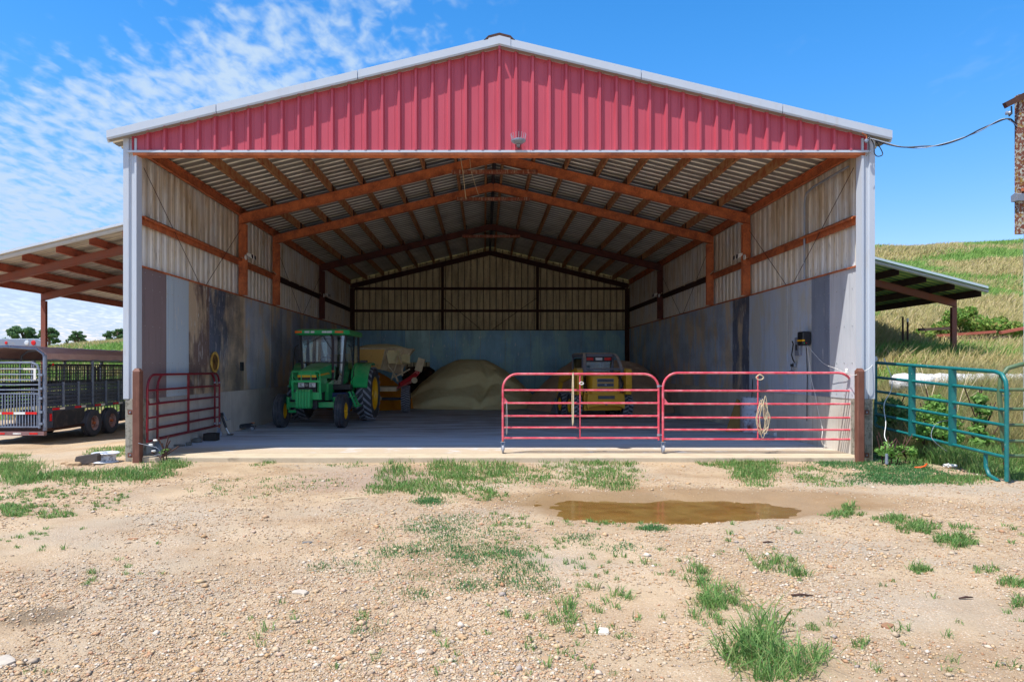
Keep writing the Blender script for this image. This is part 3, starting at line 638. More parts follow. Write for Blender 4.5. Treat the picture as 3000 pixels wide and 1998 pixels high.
# nest rubble on the back rafter: chaff caught above the steel
for s in (-1, 1):
    r = MB()
    for i in range(70):
        t = random.uniform(.1, .92); X_ = XC+s*6.4*t; r.cb((X_, YB-.12, roofz(X_)-.165+random.uniform(-.01, .03)), (random.uniform(.03, .12), .06, random.uniform(.01, .05)))
    r.build('roost_litter', rope_m, barn, w=True, kind='stuff')
# conduit up the right wall, cable runs along the girts
def circ_conduit(): 
    Yc = 2100*6.86/((1955/2.03+1400)-VX+0)
    Yc = FPX*6.86/(1931/2.03+1400-VX)
    return Yc
Yc = circ_conduit()
MB().tube([(XR-.05, Yc, 3.54), (XR-.05, Yc, 5.15), (XR-.05, Yc-.04, 5.28), (XR-.06, Yc-.14, 5.36), (XR-.08, Yc-.5, 5.40), (XR-.08, YF+.4, 5.42)], .022, 8).build('conduit', greysteel, barn, smooth=True, w=True)
for xw, s in ((XL, 1), (XR, -1)):
    pts = []
    for i in range(40):
        y = 18.6+i*(28.6-18.6)/39; pts.append((xw+s*(.12+.02*math.sin(i)), y, 4.47+.03*math.sin(i*1.3)+.015*math.cos(i*2.9)))
    MB().tube(pts, .011, 5).build('wall_cable', rope_m, barn, smooth=True, w=True)

# ------------------------------------------------------------------ lean-to roofs on both sides
def lean_to(sgn, x0, xe, yf, yb, z0, sl, fr, purl, roofm, beam_m, purl_m, label, posts_z):
    t = thing('lean_to', label, 'lean-to', (sgn*x0, yf, 0)); R_ = lambda x: z0-sl*(abs(x)-x0)
    xa, xb_ = sgn*x0, sgn*xe
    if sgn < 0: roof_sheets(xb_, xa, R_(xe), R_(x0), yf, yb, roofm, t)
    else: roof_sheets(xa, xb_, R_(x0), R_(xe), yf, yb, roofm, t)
    p, q = Vector((xa, yf-.03, R_(x0)+.10)), Vector((xb_, yf-.03, R_(xe)+.10))
    m = MB(); vs = []
    for e in (p, q): vs += [e, e+Vector((0, 0, -.17)), e+Vector((0, .07, -.19)), e+Vector((0, .08, 0))]
    m.add(vs, [(0, 1, 5, 4), (1, 2, 6, 5), (2, 3, 7, 6), (3, 0, 4, 7), (3, 2, 1, 0), (4, 5, 6, 7)]); m.build('fascia', white_trim, t, w=True)
    for X_ in purl:
        z = R_(X_)-.004; X2 = sgn*X_; m = MB(); o = -sgn
        m.box(X2-.006, X2+.006, yf+.12, yb, z-.2, z).box(min(X2, X2+o*.07), max(X2, X2+o*.07), yf+.12, yb, z-.2, z-.19).box(min(X2, X2+o*.07), max(X2, X2+o*.07), yf+.12, yb, z-.014, z-.004)
        m.build('purlin', purl_m, t, w=True)
    xp = purl[-1]
    for y in fr:
        r = MB(); p = Vector((xa, y, R_(x0)-.205)); q = Vector((sgn*(xp+.02), y, R_(xp+.02)-.205))
        r.bar(p, q, .12, .012, (0, 0, 1), True); r.bar(p-Vector((0, 0, .19)), q-Vector((0, 0, .19)), .12, .012, (0, 0, 1), True)
        vs = [p+Vector((0, -.045, -.01)), q+Vector((0, -.045, -.01)), q+Vector((0, -.045, -.2)), p+Vector((0, -.045, -.2))]; vs += [v_+Vector((0, .012, 0)) for v_ in vs]
        r.add(vs, [(0, 1, 2, 3), (7, 6, 5, 4), (0, 4, 5, 1), (1, 5, 6, 2), (2, 6, 7, 3), (3, 7, 4, 0)]); r.build('rafter', beam_m, t, w=True)
    for y in fr[1:] if sgn < 0 else fr:
        c = MB(); X2 = sgn*(xp-.05); zt = R_(xp)-.41; zb = float(terrain(X2, y))-.3
        c.box(X2-.07, X2+.07, y-.05, y-.04, zb, zt).box(X2-.006, X2+.006, y-.04, y+.05, zb, zt).box(X2-.07, X2+.07, y+.05, y+.06, zb, zt); c.build('post', beam_m, t, w=True)
    return t
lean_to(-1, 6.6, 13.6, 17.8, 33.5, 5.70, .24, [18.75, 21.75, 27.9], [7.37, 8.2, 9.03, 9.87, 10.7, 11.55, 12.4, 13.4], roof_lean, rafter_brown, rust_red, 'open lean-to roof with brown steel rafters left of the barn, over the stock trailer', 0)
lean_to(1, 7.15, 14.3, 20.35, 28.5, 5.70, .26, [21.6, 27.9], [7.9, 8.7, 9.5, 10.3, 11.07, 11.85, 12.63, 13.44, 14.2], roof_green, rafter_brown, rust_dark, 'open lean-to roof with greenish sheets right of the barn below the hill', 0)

# ------------------------------------------------------------------ tubular gates
def U(x0, x1, z0, z1, R=.28, n=6):
    pts = [(x0, 0, z0), (x0, 0, z1-R)]
    for i in range(1, n+1): a = math.pi/2*i/n; pts.append((x0+R-R*math.cos(a), 0, z1-R+R*math.sin(a)))
    for i in range(0, n): a = math.pi/2*i/n; pts.append((x1-R+R*math.sin(a), 0, z1-R+R*math.cos(a)))
    pts += [(x1, 0, z1-R), (x1, 0, z0)]; return pts
def caster(m, parent, x, z=.0, y=0):
    b = MB(); b.cb((x, y, z+.215), (.09, .07, .012)).cb((x-.03, y, z+.14), (.008, .05, .15)).cb((x+.03, y, z+.14), (.008, .05, .15)); cbo = b.build('caster_bracket', greysteel, parent)
    MB().lathe([(.001, -.02), (.05, -.022), (.075, -.016), (.08, 0), (.075, .016), (.05, .022), (.001, .02)], (x, y, z+.08), 'X', 18).build('caster_wheel', dusty_rubber, cbo, smooth=True)
    cbo.children[0].parent = cbo
def gate(label, loc, rz, L, rails, stay, m, group, cast=None, r=.023, zb=.25):
    t = thing('pipe_gate', label, 'gate', loc, rz, group)
    MB().tube(U(0, L, zb, rails[0]), r, 10).build('frame', m, t, smooth=True)
    for z in rails[1:]: MB().tube([(r*.8, 0, z), (L-r*.8, 0, z)], r*.82, 8).build('rail', m, t, smooth=True)
    MB().tube([(stay, .0, rails[-1]), (stay, .0, rails[0])], r*.62, 8).build('stay', m, t, smooth=True)
    MB().add([(.02, -.004, rails[2]+.02), (.02, -.004, rails[2]+.12), (.10, -.004, rails[2]+.02), (.02, .004, rails[2]+.02), (.02, .004, rails[2]+.12), (.10, .004, rails[2]+.02)], [(0, 1, 2), (5, 4, 3), (0, 3, 4, 1), (1, 4, 5, 2), (2, 5, 3, 0)]).build('gusset', m, t)
    for z in (rails[1]+.08, rails[-1]+.06):
        MB().tube([(L-.02, -.01, z), (L+.09, -.01, z)], .01, 6).lathe([(.034, -.02), (.034, .02)], (L, 0, z), 'Z', 10).build('hinge', greysteel, t)
    if cast is not None:
        MB().tube([(cast, 0, .215), (cast, 0, zb+.03)], r*.9, 8).build('caster_stem', rust, t); caster(m, t, cast)
    return t
GRP = 'red tube gates of the barn opening'
gate('red tube gate standing across the opening, left leaf in front of the yellow skid loader', (.36, 13.67, 0), 0, 2.97, [1.51, 1.20, .955, .71, .49, .29], 1.47, gatered, GRP, cast=0)
gate('red tube gate hinged to the right post, with coiled rope hung on its middle stay', (3.41, 13.66, 0), -.012, 3.60, [1.53, 1.19, .94, .68, .45, .27], 1.80, gatered, GRP, cast=0)
gate('dark red gate folded back along the left wall, front leaf nearest the brown post', (-6.20, 13.2, 0), math.radians(90.6), 3.7, [1.50, 1.21, .95, .70, .48, .27], 1.85, gatedark, GRP, cast=3.68)
gate('dark red gate folded against the left wall sheets, rear leaf behind another gate', (-6.31, 13.85, 0), math.radians(90), 2.95, [1.50, 1.21, .95, .70, .48, .27], 1.48, gatedark, GRP, cast=0)
# teal gate seen end on
t = thing('pipe_gate', 'teal tube gate with two wide flat stays, right of the barn corner', 'gate', (7.87, 14.4, 0), math.radians(-92.1))
rl = [1.73, 1.44, 1.16, .93, .70, .46]
LG = 3.8
def gz(z, x): return z-.16*x/LG+(.0)
MB().tube([(0, 0, rl[-1]), (0, 0, rl[0])], .03, 10).build('end_tube', gategreen, t, smooth=True)
fr_ = [(0, 0, rl[0]), (LG-.25, 0, gz(rl[0], LG)), (LG-.1, 0, gz(rl[0], LG)-.04), (LG-.02, 0, gz(rl[0], LG)-.14), (LG, 0, gz(rl[0], LG)-.3), (LG, 0, -.05)]
MB().tube(fr_, .03, 10).build('frame', gategreen, t, smooth=True)
for z in rl[1:]: MB().tube([(0, 0, z), (LG, 0, gz(z, LG))], .026, 8).build('rail', gategreen, t, smooth=True)
for x_ in (1.3, 2.5): MB().box(x_-.03, x_+.03, -.05, .05, gz(rl[-1], x_)-.02, gz(rl[0], x_)-.02).build('stay', gategreen, t)
MB().tube([(LG-.5, .02, gz(rl[-1], LG)), (LG-.5, .02, .1), (LG-.42, .02, -.02), (LG-.2, .02, -.08)], .03, 8).build('ground_skid', gategreen, t, smooth=True)
t = thing('corral_panel', 'olive green tube panel chained to the teal gate at the right edge', 'gate', (7.80, 10.75, 0), math.radians(-4))
o_ = [(.06, 0, -.12), (-.02, 0, .6), (-.07, 0, 1.25), (-.04, 0, 1.5), (.05, 0, 1.62), (.25, 0, 1.68), (2.9, 0, 1.70), (2.95, 0, 1.5), (2.95, 0, -.1)]
MB().tube(o_, .034, 10).build('frame', gateolive, t, smooth=True)
for z in (1.30, 1.01, .77, .53, .31): MB().tube([(-.05, 0, z), (2.95, 0, z)], .025, 8).build('rail', gateolive, t, smooth=True)
for z in (1.33, .42, .2): MB().cb((.0, -.05, z), (.07, .03, .04)).build('latch_lug', rust, t)
ch = MB()
for i in range(9): ch.tube([(.02+.06*math.cos(a), .0+.06*math.sin(a), 1.26-.012*i+.02*math.sin(a*2+i)) for a in [k*math.pi/4 for k in range(8)]], .004, 4, closed=True) if i % 3 == 0 else None
ch.build('chain', chrome, t)
# brown hinge posts
for nm, lab, x0, x1, s in (('l', 'brown square steel post bolted to the left concrete pier', -6.345, -6.205, -1), ('r', 'brown steel post on the right pier with wires tied to it', 6.74, 6.87, 1)):
    t = thing('gate_post', lab, 'post', ((x0+x1)/2, YF-.13, -.1), 0, 'brown gate posts of the barn')
    w = (x1-x0)/2
    m = MB(); m.prism([(-w, -w+.015), (-w+.015, -w), (w-.015, -w), (w, -w+.015), (w, w-.015), (w-.015, w), (-w+.015, w), (-w, w-.015)], 'Z', -.2, 1.66).build('post_tube', post_brown, t)
    MB().loft([[(-w, -w, 1.66), (w, -w, 1.66), (w, w, 1.66), (-w, w, 1.66)], [(-w*.5, -w*.5, 1.72), (w*.5, -w*.5, 1.72), (w*.5, w*.5, 1.72), (-w*.5, w*.5, 1.72)]]).build('cap', post_brown, t)
    for z in (.92, .14):
        b = MB(); b.cb((s*(w+.06), .06, z), (.16, .012, .085)); bo = b.build('bracket', post_brown, t)
        MB().lathe([(.0001, -.02), (.014, -.018), (.018, 0)], (s*(w+.09), .05, z), 'Y', 8).build('bolt', greysteel, bo)
# ropes, coils and straps
def coil(name, label, cat, loc, loops, m=rope_m, r=.007):
    t = MB()
    for i, (w, h, dz) in enumerate(loops):
        pts = [(w*math.sin(a)*(1-.5*max(0, math.cos(a))) + .012*i, -.035-.012*i, dz-h/2+h/2*math.cos(a)) for a in [k*2*math.pi/16 for k in range(16)]]
        t.tube(pts, r, 6, closed=True)
    o = t.build(name, m, smooth='all'); o.location = loc; return tag(o, label, cat)
c0 = coil('rope_coil', 'tan rope coiled in long loops on the stay of the right red gate', 'rope', (5.24, 13.60, 0), [(.08, .66, 1.02), (.11, .58, .98), (.06, .74, 1.04), (.125, .5, .95), (.09, .62, 1.0), (.04, .46, 1.1)], r=.006)
coil('rope_loop', 'thick tan rope ring round the top rail of the right red gate', 'rope', (5.22, 13.60, 0), [(.07, .10, 1.50)], r=.011)
coil('hanging_strap', 'doubled pale strap hanging over the top rail of the left red gate', 'strap', (1.68, 13.62, 0), [(.012, 1.02, 1.54), (.005, .98, 1.545)], r=.008)
coil('hook_ring', 'white hook on the middle stay of the left red gate', 'hook', (1.85, 13.64, 0), [(.04, .05, 1.36)], m=whitep, r=.009)
coil('gate_chain', 'thin chain hanging from the left end of the left red gate', 'chain', (.43, 13.63, 0), [(.012, .62, .98)], m=chrome, r=.006)

# ------------------------------------------------------------------ wall fittings, right wall
def wp(px, py, X_):  # point on a side wall
    Y = X_*FPX/(px-VX); return Vector((X_, Y, CAMZ-(py-VY)*Y/FPX))
t = thing('electric_fence_charger', 'black fence charger box with yellow stripe high on the right wall', 'fence charger', tuple(wp(2360, 1010, 6.86)))
m = MB(); m.box(-.13, .06, -.14, .12, -.02, .28); m.build('housing', black_p, t, bevel=.03)
MB().box(-.134, -.08, -.144, .10, .07, .105).build('stripe', mat('stripe_yellow', srgb(240, 176, 20), .4), t)
for x_, mm in ((-.09, mat('green_led_lens', srgb(40, 200, 70), .3)), (-.05, redlamp)): MB().cb((x_, -.145, .03), (.018, .012, .018)).build('lamp', mm, t)
t['label'] = 'black fence charger box with yellow stripe high on the right wall'
p0 = wp(2344, 1042, 6.93)
t = thing('switch_box', 'tall grey electrical switch box under the black fence charger', 'electrical box', tuple(p0))
MB().box(-.07, .0, -.10, .12, 0, .40).build('housing', greysteel, t, bevel=.01); MB().box(-.085, -.07, -.03, .05, .12, .24).build('breaker_handle', darksteel, t)
p0 = wp(2331, 1070, 6.93)
t = thing('power_socket', 'small grey socket with black plug left of the switch box', 'socket', tuple(p0)); MB().box(-.06, 0, -.06, .06, -.05, .05).build('socket_box', greysteel, t, bevel=.01); MB().box(-.11, -.06, -.03, .03, -.03, .03).build('plug', black_p, t, bevel=.006)
a, b = wp(2328, 1062, 6.85), wp(2324, 1008, 6.87); mid_ = wp(2319, 1040, 6.83)
tag(MB().tube([a, (a+mid_)/2+Vector((0, 0, -.03)), mid_, (mid_+b)/2, b, b+Vector((0, .05, .06))], .014, 6).build('black_lead', black_p, smooth='all'), 'short black lead arching from the socket on the right wall', 'cable')
p0 = wp(2327, 1089, 6.93)
t = thing('hanging_bulb_socket', 'round grey lamp holder hanging below the wall socket', 'lamp holder', tuple(p0)); MB().lathe([(.001, 0), (.05, .02), (.06, .05), (.03, .08), (.02, .09)], (-.06, 0, -.05), 'Z', 12).build('shade', greysteel, t, smooth=True); MB().tube([(-.06, 0, .03), (-.05, 0, .16)], .006, 5).build('cord', black_p, t)
def cable(pts, r, m, label, cat='cable', name='cable'):
    # smooth by Catmull-Rom
    P = [Vector(p) for p in pts]; P = [P[0]*2-P[1]]+P+[P[-1]*2-P[-2]]; out = []
    for i in range(1, len(P)-2):
        for k in range(6):
            u = k/6; a, b, c, d = P[i-1:i+3]; out.append(.5*((2*b)+(c-a)*u+(2*a-5*b+4*c-d)*u*u+(3*b-a-3*c+d)*u**3))
    out.append(P[-2]); o = MB().tube(out, r, 5).build(name, m, smooth='all'); return tag(o, label, cat)
cable([wp(2363, 1015, 6.84), wp(2364, 1060, 6.90), wp(2365, 1110, 6.9), wp(2364, 1170, 6.9), wp(2364, 1233, 6.9)], .010, black_p, 'thick black cable hanging straight down the right wall from the charger')
cable([wp(2364, 1015, 6.82), wp(2372, 1070, 6.86), wp(2377, 1110, 6.86), wp(2388, 1155, 6.86), wp(2397, 1205, 6.86), wp(2409, 1255, 6.84), wp(2407, 1290, 6.8), W(2413, 1303, 14.6), W(2424, 1309, 14.5), W(2426, 1304, 14.6), W(2416, 1306, 14.7)], .007, whitep, 'white wire running from the charger down to a loop on the floor')
cable([wp(2366, 1012, 6.82), W(2385, 1036, 14.8), W(2415, 1066, 14.3), W(2450, 1080, 13.9), W(2470, 1090, 13.7), W(2482, 1097, 13.6)], .005, whitep, 'pale wire sagging from the charger to the top of the red gate')
cable([W(2482, 1096, 13.5), W(2505, 1099, 13.0), W(2530, 1088, 12.95), W(2548, 1078, 13.0), W(2562, 1062, 13.3), W(2568, 1054, 14.3)], .006, whitep, 'white wire looped from the gate past the brown post to the teal gate')
tag(MB().lathe([(.001, 0), (.03, .01), (.035, .04), (.02, .05), (.035, .07), (.02, .1), (.001, .11)], tuple(W(2480, 1096, 13.55)), 'Z', 10).build('gate_insulator', whitep, smooth='all'), 'white insulator on the top right corner of the red gate', 'insulator')
tag(MB().lathe([(.001, 0), (.03, .01), (.035, .04), (.02, .05), (.035, .07), (.001, .1)], tuple(W(2566, 1058, 14.35)), 'Z', 10).build('gate_insulator', whitep, smooth='all'), 'white insulator knot at the barn end of the teal gate', 'insulator')
for i, (px, py, lab) in enumerate(((427, 1290, 'upper white strain insulator on the wires by the left post'), (442, 1303, 'middle white strain insulator on the wires by the left post'), (450, 1321, 'lowest white strain insulator near the slab by the left post'))):
    p = W(px+28 if i == 0 else px, py, 12.95)
    tag(MB().lathe([(.001, -.038), (.016, -.034), (.02, 0), (.016, .034), (.001, .038)], tuple(p), 'X', 12).build('strain_insulator', whitep, smooth='all'), lab, 'insulator', 'white strain insulators by the left post')
cable([W(405, 1298, 12.92), W(430, 1304, 12.92), W(460, 1312, 12.9), W(470, 1328, 12.9), W(450, 1335, 12.9)], .004, greysteel, 'loose grey wires wrapped round the foot of the left brown post', 'wire')
# flood lights under the girts
def flood(label, p, s):
    t = thing('flood_light', label, 'flood light', tuple(p), 0, 'twin flood lights on the wall girts')
    MB().lathe([(.07, 0), (.07, .03), (.03, .045)], (0, 0, 0), 'X' if s > 0 else 'X', 12, caps=True).build('junction_box', whitep, t, smooth=True)
    for dy in (-.1, .12):
        b = MB(); b.loft([[(s*.08, dy-.03, .03), (s*.08, dy+.03, .03), (s*.08, dy+.03, .09), (s*.08, dy-.03, .09)], [(s*.22, dy-.07, -.06), (s*.22, dy+.07, -.06), (s*.20, dy+.07, .06), (s*.20, dy-.07, .06)]]); ho = b.build('lamp_head', whitep, t)
        MB().cb((s*.215, dy, 0), (.012, .11, .1)).build('lens', darksteel, ho)
flood('twin flood light beside the first left column of the barn', (XL+.2, 18.62, 4.50), 1); flood('twin flood light beside the first right column of the barn', (XR-.2, 18.62, 4.50), -1)
flood('small flood light deep in the barn by the third left column', (XL+.2, 27.7, 4.42), 1); flood('small flood light deep in the barn by the third right column', (XR-.2, 27.7, 4.42), -1)
# gable light with bird spikes
t = thing('gable_light', 'round grey lamp with bird spikes low on the red gable', 'lamp', (.62, YF-.2, 5.70))
MB().lathe([(.001, -.03), (.09, -.026), (.13, 0), (.135, .025), (.09, .045), (.001, .05)], (0, 0, 0), 'Z', 20).build('lamp_body', greysteel, t, smooth=True)
MB().cb((0, .1, -.05), (.06, .16, .03)).build('bracket', greysteel, t)
sp_ = MB()
for i in range(16): a = i*math.pi/8; sp_.tube([(.12*math.cos(a), .12*math.sin(a), .04), (.14*math.cos(a), .14*math.sin(a), .14)], .004, 4)
sp_.build('bird_spikes', chrome, t)
# straw plumes hanging at the ridge
for i, (pa, lab) in enumerate((([(1348, 455), (1352, 480), (1356, 505), (1360, 540), (1364, 575), (1366, 583)], 'long frayed pale rope hanging from the ridge of the barn, left one'), ([(1376, 462), (1380, 500), (1390, 535), (1398, 560), (1402, 572)], 'thin frayed pale string hanging near the ridge, right one'))):
    P = [W(x, y, 17.6) for x, y in pa]; cable(P, .010 if i == 0 else .006, rope_m, lab, 'rope', 'hanging_rope')
# yellow dish hung on the left wall
p = wp(622, 1061, -6.385) if False else Vector((XL+.02, 6.38*FPX/(VX-624), 0)); Yd = p.y
t = thing('round_dish', 'round yellow rimmed plastic dish hung on the left wall', 'dish', (XL+.05, Yd, CAMZ-(1061-VY)*Yd/FPX))
MB().lathe([(.24, 0), (.25, .03), (.22, .04), (.19, .015), (.001, .01)], (0, 0, 0), 'X', 28).build('rim', mat('yellow_rim', srgb(206, 170, 84), .5, 0, [dict(s=6, lo=.45, hi=.7, c=srgb(150, 110, 50), a=.8)], coord='obj'), t, smooth=True)
MB().lathe([(.185, .018), (.08, .03), (.001, .032)], (0, 0, 0), 'X', 24).build('bowl', mat('brown_bowl', srgb(128, 92, 40), .5, 0, [dict(s=8, lo=.45, hi=.6, c=srgb(56, 36, 20), a=.9)], coord='obj'), t, smooth=True)
p = Vector((XL+.03, 6.37*FPX/(VX-709), 0))
tag(MB().box(XL+.013, XL+.04, p.y-.12, p.y+.12, 1.55, 1.78).build('wall_vent', darksteel), 'small black louvred vent on the left wall above the floor jack', 'vent')

# ------------------------------------------------------------------ loose things on the slab
# trolley jack
p = W(700, 1259, 1.625*FPX/(1259-VY))
t = thing('trolley_jack', 'black floor jack with long upright handle by the left wall', 'floor jack', (p.x, p.y, 0), .1)
for s in (-1, 1): MB().prism([(-.22, .05), (.40, .05), (.42, .10), (.1, .13), (-.16, .15), (-.24, .10)], 'Y', s*.11-.006, s*.11+.006).build('side_plate', darksteel, t)
MB().lathe([(.001, -.13), (.045, -.13), (.045, .13), (.001, .13)], (.36, 0, .045), 'Y', 12).build('front_wheel', dusty_rubber, t, smooth=True)
for s in (-1, 1): MB().lathe([(.001, -.015), (.04, -.015), (.04, .015), (.001, .015)], (-.2, s*.14, .04), 'Y', 12).build('rear_caster', dusty_rubber, t, smooth=True)
MB().bar((-.1, 0, .10), (.34, 0, .16), .1, .05).build('lift_arm', darksteel, t); MB().lathe([(.001, 0), (.05, .0), (.05, .02), (.001, .025)], (.36, 0, .17), 'Z', 12).build('saddle', rust, t)
MB().tube([(-.1, 0, .12), (-.095, 0, .62)], .021, 10).build('handle_sleeve', black_p, t, smooth=True); MB().tube([(-.095, 0, .62), (-.07, 0, 1.32)], .013, 8).build('handle', whitep, t, smooth=True); MB().lathe([(.07, .04), (.05, .12), (.02, .18)], (-.1, 0, 0), 'Z', 10).build('pump', chrome, t)
# leaning tongue jack
p = W(672, 1275, 14.1)
t = thing('tongue_jack', 'black trailer jack leaning on the left wall beside the folded gates', 'trailer jack', (p.x-.02, 16.6, 0)); Yj = 17.0
t.location = (W(672, 1275, 1.625*FPX/(1275-VY)).x, 1.625*FPX/(1275-VY), 0)
MB().tube([(0, 0, .03), (-.08, 0, .18)], .02, 8).build('foot_tube', chrome, t, smooth=True); MB().tube([(-.08, 0, .18), (-.19, 0, .48)], .03, 10).build('jack_tube', darksteel, t, smooth=True)
MB().cb((-.2, 0, .50), (.10, .08, .09)).build('gear_head', darksteel, t, bevel=.01); MB().cb((0.02, 0, .02), (.13, .1, .02)).build('foot_plate', darksteel, t)
MB().tube([(-.18, 0, .56), (-.15, 0, .55), (-.06, 0, .36), (.02, 0, .40)], .012, 6).build('crank', greysteel, t)
def rock(name, label, cat, c, d, m, seed=0, group=None, kind=None, rz=0):
    rg = random.Random(seed); import bmesh
    b = bmesh.new(); bmesh.ops.create_icosphere(b, subdivisions=2, radius=.5)
    for v in b.verts: v.co = v.co*(1+rg.uniform(-.16, .16)); v.co = Vector([max(-.36, min(.36, q))*1.3 for q in v.co])
    for v in b.verts: v.co = Vector((v.co.x*d[0], v.co.y*d[1], v.co.z*d[2]+d[2]*.42))
    me = bpy.data.meshes.new(name); b.to_mesh(me); b.free(); me.materials.append(m); o = bpy.data.objects.new(name, me); COL.objects.link(o); o.location = c; o.rotation_euler.z = rz; return tag(o, label, cat, group)
wood_dark = mat('black_timber', srgb(44, 40, 38), .85, 0, [dict(s=(3, 3, 20), lo=.4, hi=.7, c=srgb(70, 62, 54), a=.7)]); stone_m = mat('grey_stone', srgb(110, 108, 104), .9, 0, [dict(s=9, lo=.4, hi=.7, c=srgb(76, 74, 72), a=.7)], bump=(30, .4)); sand_stone = mat('sandstone', srgb(178, 150, 116), .9, 0, [dict(s=9, lo=.4, hi=.7, c=srgb(140, 112, 84), a=.7)], bump=(30, .5))
def GP(px, py, z=0): x_, y_ = G(px, py, z); return (x_, y_, z)
p = GP(613, 1292); tag(MB().box(p[0]-.14, p[0]+.14, p[1], p[1]+.26, 0, .17).build('timber_block', wood_dark, bevel=.01, center=True), 'black timber block on the slab under the folded gates', 'block')
rock('broken_brick', 'broken grey brick on the slab left of the timber block', 'brick', GP(553, 1305), (.13, .12, .08), stone_m, 3, rz=.4); rock('broken_brick', 'darker broken brick between the grey brick and the timber block', 'brick', GP(578, 1296), (.2, .14, .11), stone_m, 4)
rock('stone', 'flat stone lying against the left stem wall behind the bricks', 'stone', GP(520, 1308), (.3, .1, .05), stone_m, 9, rz=.3)
# barrel and neighbours
Yb = 18.2; bx = (2207-VX)*Yb/FPX
t = thing('barrel', 'white steel drum with rusty bottom against the right wall', 'barrel', (bx, Yb, 0))
pr = [(.001, .02), (.28, .02), (.295, 0), (.295, .02), (.285, .03), (.285, .29), (.297, .305), (.285, .32), (.285, .58), (.297, .595), (.285, .61), (.285, .86), (.297, .88), (.285, .885), (.27, .85), (.27, .3)]
MB().lathe(pr, (0, 0, 0), 'Z', 32).build('drum', mat('drum_paint', srgb(206, 210, 222), .5, 0, [dict(s=5, lo=.4, hi=.55, c=srgb(122, 60, 34), a=.9, z=(.42, .1)), dict(s=8, lo=.56, hi=.66, c=srgb(110, 60, 40), a=.8)], coord='obj'), t, smooth=True)
tag(MB().prism([(-.30, 0), (.06, 0), (.06, .80), (-.02, .84)], 'Y', -.012, .012).build('cardboard_sheet', mat('cardboard', srgb(150, 118, 66), .9, 0, [dict(s=5, lo=.4, hi=.7, c=srgb(120, 92, 50), a=.7)])), 'brown cardboard sheet leaning behind the white drum', 'cardboard')
bpy.data.objects['cardboard_sheet'].location = (bx-.36, Yb+.12, 0)
tag(MB().tube([(bx-.02, Yb+.1, .5), (bx+.10, Yb+.3, 1.35)], .012, 6).build('rod', darksteel), 'thin dark rod standing in the white drum', 'rod')
q = GP(2280, 1278); tag(MB().box(q[0]-.11, q[0]+.11, q[1]-.06, q[1]+.06, 0, .11).build('plastic_box', whitep, bevel=.02, center=True), 'small white plastic box on the slab right of the drum', 'box')
q = GP(2248, 1272); tag(MB().box(q[0]-.12, q[0]+.10, q[1]-.05, q[1]+.02, 0, .04).build('white_strip', whitep, center=True), 'flat white strip on the slab between drum and box', 'strip')
q = GP(2262, 1253); rock('black_bucket_lid', 'dark round pot beside the drum at the right wall', 'pot', (q[0], 17.9, 0), (.15, .15, .17), darksteel, 6)
q = GP(2310, 1281); rock('crumpled_bag', 'crumpled grey plastic bag on the slab right of the white box', 'plastic bag', q, (.2, .12, .06), greysteel, 12)
cable([W(2254, 1240, 17.6), W(2262, 1228, 17.5), W(2256, 1235, 17.4), W(2268, 1246, 17.4)], .008, black_p, 'tangled black cord beside the white drum', 'cord')
# things by the left pier
x_, y_ = G(345, 1346, -.10)
t = thing('cable_spool', 'white painted wheel rim lying flat beside the left pier', 'wheel rim', (x_+.02, 13.05, -.10)); t.name = 'wheel_rim'
MB().lathe([(.20, 0), (.215, .02), (.17, .05), (.17, .13), (.215, .165), (.235, .18), (.225, .19), (.1, .185), (.09, .12), (.0001, .12)], (0, 0, 0), 'Z', 32).build('rim', mat('flaking_white', srgb(206, 212, 222), .5, 0, [dict(s=12, lo=.52, hi=.6, c=srgb(120, 124, 134), a=.8)], coord='obj'), t, smooth=True)
x_, y_ = G(260, 1363, -.10)
o = tag(MB().prism([(-.29, 0), (-.30, .12), (-.27, .19), (.22, .26), (.26, .22), (.26, .08), (-.18, -.02)], 'Y', -.08, .08).build('dark_slab', mat('slate_block', srgb(74, 68, 66), .8, 0, [dict(s=7, lo=.4, hi=.7, c=srgb(96, 84, 78), a=.6)], coord='obj', bump=(30, .3)), bevel=.012), 'dark stone block tilted on the gravel left of the pier', 'stone'); o.location = (x_, y_, float(terrain(x_, y_))); o.scale = (.72, .8, .8)
rock('stone', 'pale sandstone lump in front of the dark block', 'stone', (*G(216, 1366, -.1), -.12), (.26, .16, .11), sand_stone, 21, rz=.2); rock('stone', 'small reddish stone left of the sandstone lump', 'stone', (*G(190, 1362, -.1), -.12), (.13, .12, .09), sand_stone, 22)

